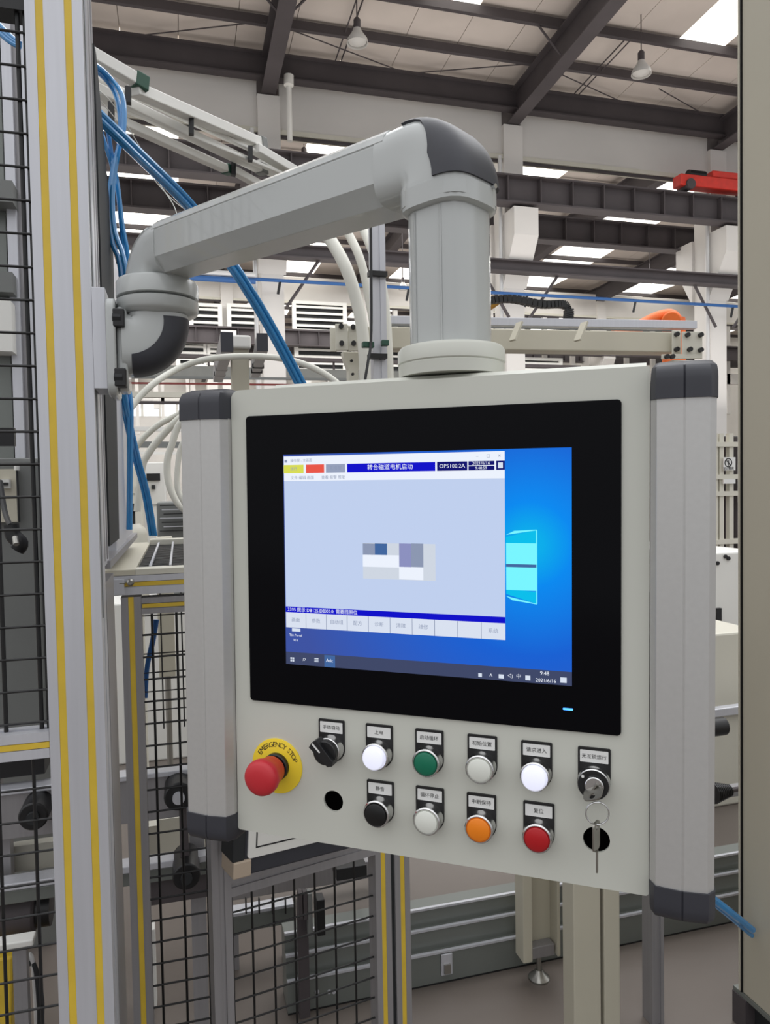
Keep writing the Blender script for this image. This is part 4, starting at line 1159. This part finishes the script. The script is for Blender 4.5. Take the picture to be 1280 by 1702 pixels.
# orange robot, cable chain, ochre cone
rb = thing('robot_arm', 'orange robot arm partly hidden by the gantry beam at right', 'robot', (D(1080, 560, 5.5).x, D(1080, 560, 5.5).y, 0))
bm = BM(); tube(bm, [D(1020, 556, 5.4), D(1055, 546, 5.4), D(1090, 529, 5.4), D(1114, 524, 5.4), D(1124, 532, 5.45)], .045, 14, 1, 6); new('upper_arm', bm, 'orange', rb, True)
bm = BM(); cyl(bm, D(1116, 534, 5.3), D(1116, 534, 5.6), .07, 18); new('shoulder', bm, 'orange', rb, True, bevel=.01)
a = D(1120, 530, 5.45); bm = BM(); cyl(bm, (a.x, a.y, 0), (a.x, a.y, a.z), .11, 20, .08); new('base', bm, 'orange', rb, True)
cc = thing('cable_chain', 'black cable chain bending down above the silver rail', 'cable chain', tuple(D(945, 530, 4.4)))
L_ = smooth_path([D(812, 500, 4.4), D(850, 497, 4.42), (D(900, 506, 4.45)), D(935, 506, 4.48), D(945, 515, 4.48), D(944, 532, 4.48)], 6)
for k in range(0, len(L_) - 1):
    bm = BM(); beam(bm, L_[k], L_[k].lerp(L_[k + 1], .82), .05, .04); new('chain_link', bm, 'black', cc)
bm = BM(); beam(bm, D(944, 533, 4.48), D(944, 541, 4.3), .04, .03); new('end_bracket', bm, 'black', cc)
oc = thing('cone_hopper', 'small ochre cone pointing right beside the grey tube', 'hopper', tuple(D(815, 520, 4.5)))
bm = BM(); cyl(bm, D(798, 506, 4.6), D(836, 499, 4.6), .075, 16, .01); new('cone_body', bm, 'ochre', oc, True)
bm = BM(); beam(bm, D(803, 512, 4.6), Vector((D(803, 512, 4.6).x, D(803, 512, 4.6).y, 0)), .03, .03); new('stand', bm, 'beige_paint', oc)

# far machines seen through the gap left of the panel
def machine(name, label, cat, x0, y0, x1, y1, d, dep, m, fl_=True):
    a, b = D(x0, y1, d), D(x1, y0, d)
    g = thing(name, label, cat, (a.x, a.y, 0 if fl_ else a.z))
    bm = BM(); box(bm, (a.x, a.y, 0 if fl_ else a.z), (b.x, a.y + dep, b.z)); new('body', bm, m, g, bevel=.01)
    return g, a, b
def onface(g, name, x0, y0, x1, y1, Y, m, th=.01):
    a, b = PY(x0, y1, Y), PY(x1, y0, Y); bm = BM(); box(bm, (a.x, Y - th, a.z), (b.x, Y - .0005, b.z)); return new(name, bm, m, g)
g, a, b = machine('machine_cabinet', 'white machine cabinet with dark window left of the panel', 'cabinet', 236, 768, 274, 900, 7.5, .8, 'white_paint')
onface(g, 'window', 244, 787, 266, 799, a.y, 'black', .02); onface(g, 'switch', 252, 806, 258, 813, a.y, 'rubber', .03); onface(g, 'door_gap', 237, 838, 272, 839.5, a.y, 'machine_grey')
g, a, b = machine('machine_cabinet', 'cream machine cabinet behind the blue tubes left of the white cabinet', 'cabinet', 219, 775, 234, 900, 7.1, .35, 'cream')
onface(g, 'handle', 226, 806, 231, 813, a.y, 'white_paint', .02); onface(g, 'door_gap', 221, 820, 233, 821, a.y, 'machine_grey')
g, a, b = machine('machine_bed', 'dark ribbed machine bed beside the left grip', 'machine', 262, 834, 330, 900, 4.2, .5, 'machine_grey')
for k in range(7):
    onface(g, 'rib', 266 + (k % 3) * 3, 838 + k * 7, 325, 841 + k * 7, a.y - .01 * (7 - k), 'alu' if k % 2 else 'black', .03)
g = thing('dust_hood', 'rounded white hood in front of the cream cabinet', 'hood', tuple(D(228, 900, 3.6)))
a = D(226, 905, 3.6); bm = BM(); lathe(bm, [(.055, -.25), (.055, .05), (.045, .08), (.02, .1), (0, .1)], Matrix.Translation(a), 20); new('hood_body', bm, 'cream', g, True)
bm = BM(); cyl(bm, (a.x, a.y, 0), (a.x, a.y, a.z - .25), .03, 14); new('stand', bm, 'cream', g)
bm = BM(); box(bm, tuple(a + Vector((-.05, -.02, .16))), tuple(a + Vector((.015, .02, .2)))); new('dark_motor', bm, 'black', g)
bm = BM(); beam(bm, a + Vector((-.01, 0, .1)), a + Vector((-.01, 0, .17)), .02, .02); new('neck', bm, 'rubber', g)
# long pale rails further back
for i, (y, h, d, m_, lab) in enumerate(((712, 7, 9, 'white_paint', 'long pale duct under the far windows'), (738, 10, 8.5, 'machine_grey', 'grey long beam below the pale duct'), (752, 4, 8, 'white_paint', 'white cable tray above the white cabinet'), (668, 5, 12, 'steel_dark', 'dark long beam over the far windows'), (655, 9, 11, 'cream', 'pale long duct above the far dark beam'), (636, 3, 10, 'dark_red', 'thin dark red pipe below the bracket'), (626, 4, 10.5, 'machine_grey', 'grey pipe just above the dark red pipe'))):
    a, b = D(150, y, d), D(700, y + 6, d)
    g = thing('long_duct', lab, 'duct', tuple(a))
    bm = BM(); beam(bm, a, b, h * d / F, h * d / F); new('duct_run', bm, m_, g)
    for t in (.02, .98):
        c = a.lerp(b, t); bm = BM(); beam(bm, (c.x, c.y + .1, 0), (c.x, c.y + .1, c.z + .1), .08, .08); new('support', bm, 'steel_dark', g)

# ================================================================== LOW CABLE GUTTER, LEGS, POSTS AND FLOOR LEVEL
YD = 2.057
def zz(x, y): return PY(x, y, YD).z
l1, l2, l3 = zz(690, 1528), zz(690, 1557), zz(690, 1591)
xa = PY(478, 1650, YD).x
dg = thing('cable_gutter', 'long low grey steel gutter running along the floor under the panel', 'gutter', (xa, YD, 0))
bm = BM(); extr(bm, [(0, .004), (0, l3), (.02, l3 + .001), (.02, l2), (.04, l2 + .001), (.04, l1), (.10, l1), (.10, .004)], (xa, YD, 0), (3.6, YD, 0), Y1, Z1); new('gutter_body', bm, 'duct_steel', dg)
for dy, z in ((0, l3), (.02, l2), (.04, l1)):
    bm = BM(); box(bm, (xa, YD + dy - .004, z - .002), (3.6, YD + dy + .006, z + .0045)); new('edge_highlight_strip', bm, 'alu', dg)  # aluminium edge strips, put in to draw the bright edge highlights
bm = BM(); box(bm, (xa, YD - .002, .0), (3.6, YD + .1, .004)); new('base_dark_strip', bm, 'black', dg)  # solid black strip along the foot of the gutter
for x in (742,):
    c = PY(x, 1600, YD); bm = BM(); box(bm, (c.x - .018, YD - .006, c.z - .035), (c.x + .018, YD - .0005, c.z + .03)); lt = new('latch', bm, 'alu', dg, bevel=.002)
    bm = BM(); box(bm, (c.x - .010, YD - .012, c.z - .028), (c.x + .010, YD - .006, c.z + .0)); new('latch_tongue', bm, 'steel_bolt', lt)
for x in (505, 527, 547, 555):
    c = PY(x, 1648, YD); bm = BM(); cyl(bm, (c.x, YD - .003, c.z), (c.x, YD + .001, c.z), .006, 10); new('screw', bm, 'alu', dg)

# channel leg with levelling foot
YL = 1.99
a, b = PY(863, 1592, YL), PY(924, 1590, YL)
lg = thing('machine_support', 'open grey channel leg on a levelling foot in front of the gutter', 'leg', ((a.x + b.x) / 2, YL + .02, 0)); lg['category'] = 'support'
zb0 = a.z; zt0 = 1.0
for nm, x0, x1 in (('left_plate', a.x, a.x + .030), ('right_plate', b.x - .010, b.x)):
    bm = BM(); box(bm, (x0, YL - .03, zb0), (x1, YL + .025, zt0)); new('side_plate', bm, 'beige_paint', lg, bevel=.002)
bm = BM(); box(bm, (a.x + .0305, YL + .015, zb0), (b.x - .0105, YL + .025, zt0)); new('back_plate', bm, 'beige_paint', lg)
for k in range(5):
    bm = BM(); z = zb0 + .12 + k * .05; x = a.x + .042; cyl(bm, (x, YL + .008, z), (x, YL + .015, z), .004, 8); new('screw', bm, 'steel_bolt', lg)
bm = BM(); box(bm, (a.x + .034, YL - .02, zb0 + .0), (b.x - .014, YL + .014, zb0 + .035)); new('foot_block', bm, 'alu_grey', lg, bevel=.002)
cx_ = (a.x + b.x) / 2 + .004
bm = BM(); lathe(bm, [(.032, 0), (.032, .006), (.026, .012), (.014, .022), (.011, .03), (.0075, .031), (.0075, zb0 + .02), (0, zb0 + .02)], Matrix.Translation((cx_, YL, 0)), 24); new('levelling_foot', bm, 'steel_bolt', lg, True)

# twin beige posts and a grey profile
YP = 1.71
a, b = PY(954, 1600, YP), PY(999, 1600, YP); c, d = PY(1004.5, 1600, YP), PY(1031, 1600, YP)
tp = thing('twin_post', 'pair of beige square posts standing close together under the panel', 'post', (a.x, YP, 0))
bm = BM(); box(bm, (a.x, YP, 0), (b.x, YP + .06, 1.25)); new('post_tube', bm, 'beige_paint', tp, bevel=.003)
bm = BM(); box(bm, (c.x, YP, 0), (d.x, YP + .06, 1.25)); new('post_tube', bm, 'beige_paint', tp, bevel=.003)
bm = BM(); box(bm, (b.x + .0005, YP + .02, 0), (c.x - .0005, YP + .04, 1.25)); new('joint_strip', bm, 'steel_dark', tp)
a = PY(1084, 1620, 1.72); gp = thing('profile_post', 'single grey slotted profile post below the right bottom cap', 'post', (a.x, 1.72, 0))
profile('post_profile', (a.x, 1.72, 0), (a.x, 1.72, 1.2), X1, Y1, .038, .045, (.022,), gp, 'alu_grey', strips=False)
bh = thing('air_hose', 'blue air hose end beside the lower right of the panel', 'hose', tuple(D(1200, 1505, 1.9)))
hose('hose_body', [(1120, 1440, 1.8), (1160, 1472, 1.85), (1188, 1496, 1.88), (1215, 1517, 1.9), (1250, 1545, 1.95)], .010, 'blue_tube', bh)
hose('hose_body', [(1120, 1448, 1.82), (1160, 1480, 1.87), (1186, 1502, 1.9), (1212, 1523, 1.92), (1250, 1555, 1.97)], .006, 'blue_tube', bh)

# ================================================================== TALL CABINET AT THE RIGHT EDGE
e = PZ(1226, 1645, .10)
cb = thing('tall_cabinet', 'tall beige steel cabinet filling the right edge of the view', 'cabinet', (e.x, e.y, 0))
bm = BM(); box(bm, (e.x + .006, .55, .10), (e.x + .9, e.y - .012, 3.0)); new('side_panel', bm, 'cabinet_paint', cb, bevel=.003)
bm = BM(); box(bm, (e.x + .002, e.y - .0115, .10), (e.x + .9, e.y - .0095, 3.0)); new('door_gasket', bm, 'black', cb)
bm = BM(); box(bm, (e.x + .0, e.y - .0090, .10), (e.x + .9, e.y - .001, 3.0)); new('door', bm, 'cabinet_paint', cb, bevel=.004)
bm = BM(); box(bm, (e.x + .003, .55, .088), (e.x + .9, e.y + .02, .0995)); new('bottom_flange', bm, 'duct_steel', cb)
bm = BM(); box(bm, (e.x + .03, .58, 0), (e.x + .88, e.y - .02, .0875)); new('plinth', bm, 'rubber', cb)
bm = BM(); box(bm, (e.x + .0, e.y - .03, 0), (e.x + .03, e.y + .02, .0875)); new('corner_foot', bm, 'steel_dark', cb)

# ================================================================== SLOT BETWEEN PANEL AND CABINET
rk = thing('parts_rack', 'metal rack of tubes with white notice boards behind the right grip', 'rack', (D(1195, 905, 5.5).x, D(1195, 905, 5.5).y, 0))
a, b = D(1150, 900, 5.5), D(1300, 718, 5.5)
Y = a.y
bm = BM(); box(bm, (a.x, Y + .3, 0), (b.x, Y + .33, b.z)); new('back_panel', bm, 'machine_grey', rk)
for x in (1190, 1200, 1216, 1240): 
    c = PY(x, 800, Y); bm = BM(); box(bm, (c.x - .018, Y, 0), (c.x + .018, Y + .04, b.z)); new('upright', bm, 'cream', rk)
for x in (1194, 1205, 1210, 1223, 1230):
    c = PY(x, 800, Y + .1); bm = BM(); cyl(bm, (c.x, Y + .1, .6), (c.x, Y + .1, b.z - .02), .014, 8); new('rod', bm, 'steel_dark' if x % 2 else 'alu', rk)
for y in (738, 792, 820, 900):
    z = PY(1200, y, Y).z; bm = BM(); box(bm, (a.x, Y - .01, z - .02), (b.x, Y + .05, z + .015)); new('crossbar', bm, 'cream', rk)
a, b = PY(1202.5, 782, Y - .02), PY(1222, 760, Y - .02)
bm = BM(); box(bm, (a.x, Y - .024, a.z), (b.x, Y - .015, b.z)); nt_ = new('notice_board', bm, 'label_white', rk)
ccx, ccz = PY(1211, 769, Y - .026).x, PY(1211, 769, Y - .026).z
me = holed(circle(0, 0, .034, 24), [circle(0, 0, .027, 24)], .002); me.transform(Matrix.Translation((ccx, Y - .0255, ccz)) @ Matrix.Rotation(PI / 2, 4, 'X')); new('sign_ring', me, 'ink', nt_)
bm = BM(); beam(bm, (ccx - .02, Y - .026, ccz + .02), (ccx + .02, Y - .026, ccz - .02), .002, .006); beam(bm, (ccx, Y - .026, ccz - .022), (ccx, Y - .026, ccz + .018), .002, .008); new('sign_bar', bm, 'ink', nt_)
me = text_mesh([('禁止攀爬', .024, Matrix.Translation((ccx, Y - .0262, PY(1211, 779, Y).z)) @ Matrix.Rotation(PI / 2, 4, 'X'))]); new('lettering', me, 'ink', nt_)
a, b = PY(1202, 804, Y - .02), PY(1222, 796, Y - .02)
bm = BM(); box(bm, (a.x, Y - .024, a.z), (b.x, Y - .015, b.z)); new('notice_board', bm, 'label_white', rk)
g, a, b = machine('white_machine', 'white machine hood behind the right grip below the rack', 'machine', 1150, 918, 1290, 1052, 4.4, .9, 'white_paint')
onface(g, 'dark_recess', 1188, 1010, 1196, 1045, a.y, 'black', .02); onface(g, 'dark_strip', 1150, 1046, 1260, 1050, a.y, 'black', .02)  # the lower one is a black strip along the hood front
for x, y in ((1205, 925), (1210, 928), (1192, 936)):
    c = PY(x, y, a.y); bm = BM(); cyl(bm, (c.x, a.y - .01, c.z), (c.x, a.y - .001, c.z), .012, 10); new('bolt', bm, 'black', g)
g, a, b = machine('work_table', 'pale table front seen behind the right grip', 'table', 1110, 1056, 1300, 1176, 3.3, 1.0, 'cream')
onface(g, 'table_rail', 1110, 1176, 1300, 1190, a.y, 'alu', .02)
for (y0, y1, m_, lab, hh) in ((1196, 1208, 'alu', 'silver crossbar behind the right grip carrying a black gear motor', 1), (1330, 1342, 'alu_grey', 'grey crossbar behind the right grip carrying a black bristled roller', 0)):
    a, b = D(1000, y1, 2.8 + .35 * hh), D(1320, y0 - 30, 2.9 + .35 * hh)
    g = thing('crossbar', lab, 'crossbar', (a.x, a.y, a.z))
    bm = BM(); beam(bm, a, b, .04, .035); new('bar_profile', bm, m_, g, bevel=.003)
    for q_ in (a, b):
        bm = BM(); box(bm, (q_.x - .02, q_.y - .02, 0), (q_.x + .02, q_.y + .02, q_.z)); new('support', bm, 'alu_grey', g)
    if hh: 
        c = D(1190, 1208, 2.8); bm = BM(); cyl(bm, c - X1 * .03, c + X1 * .035, .034, 16); new('motor', bm, 'black', g, True)
    else:
        c = D(1184, 1318, 2.45); 
        for k in range(9):
            bm = BM(); cc_ = c + X1 * (.008 * k); cyl(bm, cc_, cc_ + X1 * .004, .036 - .002 * k, 14); new('bristle_disc', bm, 'black', g)
        bm = BM(); cyl(bm, c, c + X1 * .16, .008, 10); new('shaft', bm, 'steel_dark', g)

# ================================================================== MACHINERY SEEN THROUGH THE MESH AT LEFT
g, a, b = machine('grey_enclosure', 'dark grey machine enclosure behind the left mesh panel', 'enclosure', -60, 760, 64, 1262, 1.86, .5, 'machine_grey', False)
Ya = a.y
onface(g, 'cream_control_box', -20, 780, 30, 868, Ya, 'beige_paint', .03)
onface(g, 'dark_slot', -30, 712, 26, 742, Ya, 'black', .02)
onface(g, 'white_latch', 2, 797, 18, 812, Ya - .03, 'white_paint', .02); onface(g, 'black_latch', 0, 802, 14, 807, Ya - .05, 'black', .01)
g = thing('light_enclosure', 'pale cabinet with profile columns behind the upper left mesh', 'enclosure', (PY(-40, 500, 2.6).x, 2.6, 0))
p_, q_ = PY(-60, 1290, 2.62), PY(85, 1290, 2.62); bm = BM(); box(bm, (p_.x, 2.62, 0), (q_.x, 2.7, .999)); new('base_frame', bm, 'machine_grey', g)
for (x0, x1, m_, dy) in ((-80, 22, 'duct_steel', .03), (23, 40, 'alu', .0), (41, 54, 'alu_grey', .02), (55, 75, 'alu', .01)):
    p_, q_ = PY(x0, 700, 2.56 + dy), PY(x1, 700, 2.56 + dy); bm = BM(); box(bm, (p_.x, 2.56 + dy, 1.0), (q_.x, 2.72, 3.6)); new('column_panel', bm, m_, g, bevel=.002)
p_, q_ = PY(-60, 582, 2.5), PY(18, 500, 2.5); bm = BM(); box(bm, (p_.x, 2.5, p_.z), (q_.x, 2.585, q_.z)); new('white_plate', bm, 'white_paint', g)
for y in (300, 452): 
    p_, q_ = PY(-60, y + 30, 2.5), PY(20, y, 2.5); bm = BM(); box(bm, (p_.x, 2.5, p_.z), (q_.x, 2.585, q_.z)); new('vent_plate', bm, 'machine_grey', g)
bb = thing('cable_gland', 'black cable connector hanging behind the left mesh', 'connector', tuple(D(30, 917, 1.6)))
bm = BM(); tube(bm, [D(18, 872, 1.6), D(22, 890, 1.6), D(34, 903, 1.6), D(28, 914, 1.6)], .016, 10, .6, 5); new('connector_body', bm, 'black', bb, True)
bm = BM(); cyl(bm, D(25, 893, 1.58), D(27, 905, 1.57), .006, 10); new('silver_nut', bm, 'steel_bolt', bb)
bm = BM(); tube(bm, [D(17, 874, 1.6), D(8, 850, 1.65), D(0, 800, 1.7)], .006, 8); new('cable', bm, 'black', bb, True)
bt = thing('air_tubes', 'blue tubes crossing the top left corner behind the mesh', 'air tubes', tuple(D(10, 60, 1.5)))
for k in range(3): hose('tube', [(-30, 10 + 7 * k, 1.5), (0, 42 + 7 * k, 1.5), (20, 62 + 5 * k, 1.5), (34, 72 + 3 * k, 1.5)], .0048, 'blue_tube', bt)
lv = thing('lever_rod', 'thin dark lever rod standing on the cream box behind the mesh', 'rod', tuple(D(32, 866, 1.65)))
bm = BM(); cyl(bm, D(28, 776, 1.65), D(32, 868, 1.65), .0022, 8); new('rod_body', bm, 'black', lv)
bm = BM(); cyl(bm, D(28, 774, 1.65), D(28, 782, 1.65), .006, 8); new('rod_head', bm, 'white_paint', lv)

# conveyor along the fence, below the rails
cv = thing('roller_conveyor', 'silver conveyor beams with black rollers behind the lower mesh panels', 'conveyor', (PY(-40, 1600, 2.0).x, 2.0, 0))
def cbar(x0, x1, y0, y1, Y, m, nm='beam', dep=.04, yl=None):
    """bar seen between rows y0 (top) and y1 at px x0, level along X"""
    p_ = PY((x0 if yl is None else yl), y1, Y); q_ = PY((x0 if yl is None else yl), y0, Y); xe = PY(x1, y0, Y).x; xs_ = PY(x0, y0, Y).x
    bm = BM(); box(bm, (xs_, Y, p_.z), (xe, Y + dep, q_.z)); return new(nm, bm, m, cv, bevel=.002)
cbar(-60, 350, 1318, 1392, 2.0, 'alu_grey', 'side_beam', .05, 40)
cbar(-60, 350, 1310, 1319, 1.99, 'alu', 'beam_edge', .05, 40)
cbar(-60, 350, 1290, 1303, 2.05, 'alu', 'beam_edge', .05, 290)
cbar(-60, 350, 1466, 1478, 1.98, 'alu', 'lower_edge', .05, 40)
cbar(-60, 350, 1478, 1500, 2.0, 'duct_steel', 'lower_beam', .05, 40)
for (x, y, d, r) in ((55, 1358, 1.78, .034), (297, 1325, 1.87, .036), (310, 1458, 1.87, .034)):
    c = D(x, y, d); bm = BM(); cyl(bm, c, c + Y1 * .12, r, 24); rr = new('roller', bm, 'black', cv, True, bevel=.004)
    bm = BM(); cyl(bm, c - Y1 * .012, c - Y1 * .0005, r * .42, 16); new('hub', bm, 'alu' if x == 297 else 'rubber', rr, True)
for (x0, x1, y0, y1, Y, m_, nm) in ((300, 312, 1335, 1430, 1.95, 'steel_dark', 'dark_post'), (246, 262, 1372, 1440, 2.3, 'cream', 'cream_post'), (240, 257, 1545, 1760, 2.2, 'white_paint', 'white_leg'), (-20, -2, 1300, 1760, 2.1, 'alu_grey', 'leg')):
    p_, q_ = PY(x0, y1, Y), PY(x1, y0, Y); bm = BM(); box(bm, (p_.x, Y, max(0, p_.z)), (q_.x, Y + .04, q_.z)); new(nm, bm, m_, cv)
for x in (6, 150, 330):
    p_ = PY(x, 1500, 2.06); bm = BM(); box(bm, (p_.x - .02, 2.06, 0), (p_.x + .02, 2.1, PY(x, 1320, 2.06).z)); new('leg', bm, 'alu_grey', cv)
p_, q_ = PY(-60, 1462, 2.12), PY(92, 1398, 2.12); bm = BM(); box(bm, (p_.x, 2.12, p_.z), (q_.x, 2.15, q_.z)); new('cream_cover', bm, 'cream', cv)
p_, q_ = PY(262, 1440, 2.5), PY(360, 1350, 2.5); bm = BM(); box(bm, (p_.x, 2.5, p_.z), (q_.x, 2.53, q_.z)); new('cream_cover', bm, 'cream', cv)
p_, q_ = PY(236, 1508, 2.02), PY(352, 1448, 2.02); bm = BM(); box(bm, (p_.x, 2.02, p_.z), (q_.x, 2.1, q_.z)); new('dark_cover', bm, 'steel_dark', cv)
p_, q_ = PY(-60, 1308, 1.99), PY(70, 1264, 1.99); bm = BM(); box(bm, (p_.x, 2.02, p_.z), (q_.x, 2.4, q_.z)); new('black_box', bm, 'black', cv)
mo = thing('drive_motor', 'dark drive motor with flange low behind the left mesh', 'motor', (PY(40, 1560, 1.95).x, 1.95, 0))
c = D(-30, 1525, 1.9); bm = BM(); cyl(bm, c, c + X1 * .13, .055, 20); new('motor_body', bm, 'steel_dark', mo, True, bevel=.008)
bm = BM(); cyl(bm, c + X1 * .131, c + X1 * .165, .045, 20); new('motor_flange', bm, 'black', mo, True)
p_, q_ = PY(-60, 1592, 1.88), PY(55, 1562, 1.88); bm = BM(); box(bm, (p_.x, 1.88, p_.z), (q_.x, 1.92, q_.z)); new('mounting_rail', bm, 'white_paint', mo, bevel=.003)
bm = BM(); box(bm, (q_.x - .05, 1.9, 0), (q_.x - .02, 1.93, p_.z)); new('stand', bm, 'alu_grey', mo)
for k in range(3):
    bm = BM(); tube(bm, [D(20 + 8 * k, 1590, 1.86), D(34 + 10 * k, 1600, 1.86), D(52 + 6 * k, 1590 + 20 * k, 1.86), D(60 + 5 * k, 1680, 1.86), D(62, 1780, 1.86)], .006, 8, 1, 6); new('cable', bm, 'rubber' if k else 'conduit', mo, True)
yb2 = thing('yellow_bin', 'yellow floor bin edge low in the left corner', 'bin', (PY(-40, 1690, 1.9).x, 1.9, 0))
p_, q_ = PY(-60, 1690, 1.98), PY(22, 1590, 1.98); bm = BM(); extr(bm, [(p_.x, 0), (q_.x - .02, 0), (q_.x - .0, q_.z), (p_.x, q_.z)], (0, 1.98, 0), (0, 2.2, 0), X1, Z1); new('bin_body', bm, 'yellow_strip', yb2, bevel=.006)

# workpiece carrier beams and fixtures behind the mesh door
fx_ = thing('carrier_frame', 'low silver beam with dark slotted fixtures behind the angled mesh door', 'frame', (PY(400, 1500, 2.3).x, 2.3, 0))
def fbar(x0, x1, y0, y1, Y, m, nm, dep=.05):
    p_, q_ = PY(x0, y1, Y), PY(x1, y0, Y); zt_ = PY(x0, y0, Y).z
    bm = BM(); box(bm, (p_.x, Y, p_.z), (q_.x, Y + dep, zt_)); return new(nm, bm, m, fx_, bevel=.002)
fbar(370, 489, 1522, 1528, 2.28, 'alu', 'beam_edge'); fbar(370, 489, 1528, 1555, 2.29, 'duct_steel', 'carrier_beam')
fbar(370, 640, 1470, 1500, 2.6, 'alu_grey', 'rear_beam')
for x in (408, 430, 452, 474): fbar(x, x + 2, 1493, 1520, 2.27, 'black', 'pin', .01)
for x in (497, 505, 513): fbar(x, x + 6, 1486, 1560 if x == 513 else 1530, 2.0, 'machine_grey' if x == 513 else 'steel_dark', 'slotted_plate', .03)
fbar(528, 540, 1497, 1557, 1.99, 'black', 'black_plate', .04)
fbar(560, 610, 1445, 1465, 2.2, 'black', 'dark_motor', .1)
for x in (380, 470): 
    p_ = PY(x, 1550, 2.3); bm = BM(); box(bm, (p_.x, 2.3, 0), (p_.x + .03, 2.33, p_.z + .02)); new('leg', bm, 'alu_grey', fx_)
p_ = PY(500, 1500, 2.03); bm = BM(); box(bm, (p_.x - .01, 2.03, 0), (p_.x + .02, 2.05, p_.z)); new('leg', bm, 'steel_dark', fx_)
# small profiles seen through the rear mesh beside the left grip
rp = thing('machine_column', 'beige machine column with levelling foot behind the rear mesh', 'column', (PY(276, 1130, 3.2).x, 3.2, 0), kind='thing')
p_, q_ = PY(265, 1126, 3.2), PY(290, 1040, 3.2); bm = BM(); box(bm, (p_.x, 3.2, p_.z), (q_.x, 3.28, 1.3)); new('column_tube', bm, 'beige_paint', rp, bevel=.003)
c = Vector(((p_.x + q_.x) / 2, 3.24, 0)); bm = BM(); cyl(bm, (c.x, c.y, .02), (c.x, c.y, p_.z), .012, 10); new('foot_screw', bm, 'steel_bolt', rp)
bm = BM(); lathe(bm, [(.05, 0), (.045, .01), (.02, .03), (0, .03)], Matrix.Translation(c), 18); new('levelling_foot', bm, 'steel_bolt', rp, True)
ft_ = thing('air_tubes', 'dark blue tubes hanging behind the rear mesh below the table', 'air tubes', tuple(D(242, 1120, 2.4)))
for k in range(2): hose('tube', [(258 + 4 * k, 1030, 2.4), (252 + 4 * k, 1065, 2.4), (243 + 3 * k, 1110, 2.4), (240 + 3 * k, 1160, 2.4)], .005, 'blue_pipe', ft_)
g, a, b = machine('floor_cabinet', 'long cream machine base far behind the rear mesh', 'cabinet', 150, 1000, 420, 1290, 4.0, .6, 'white_paint')
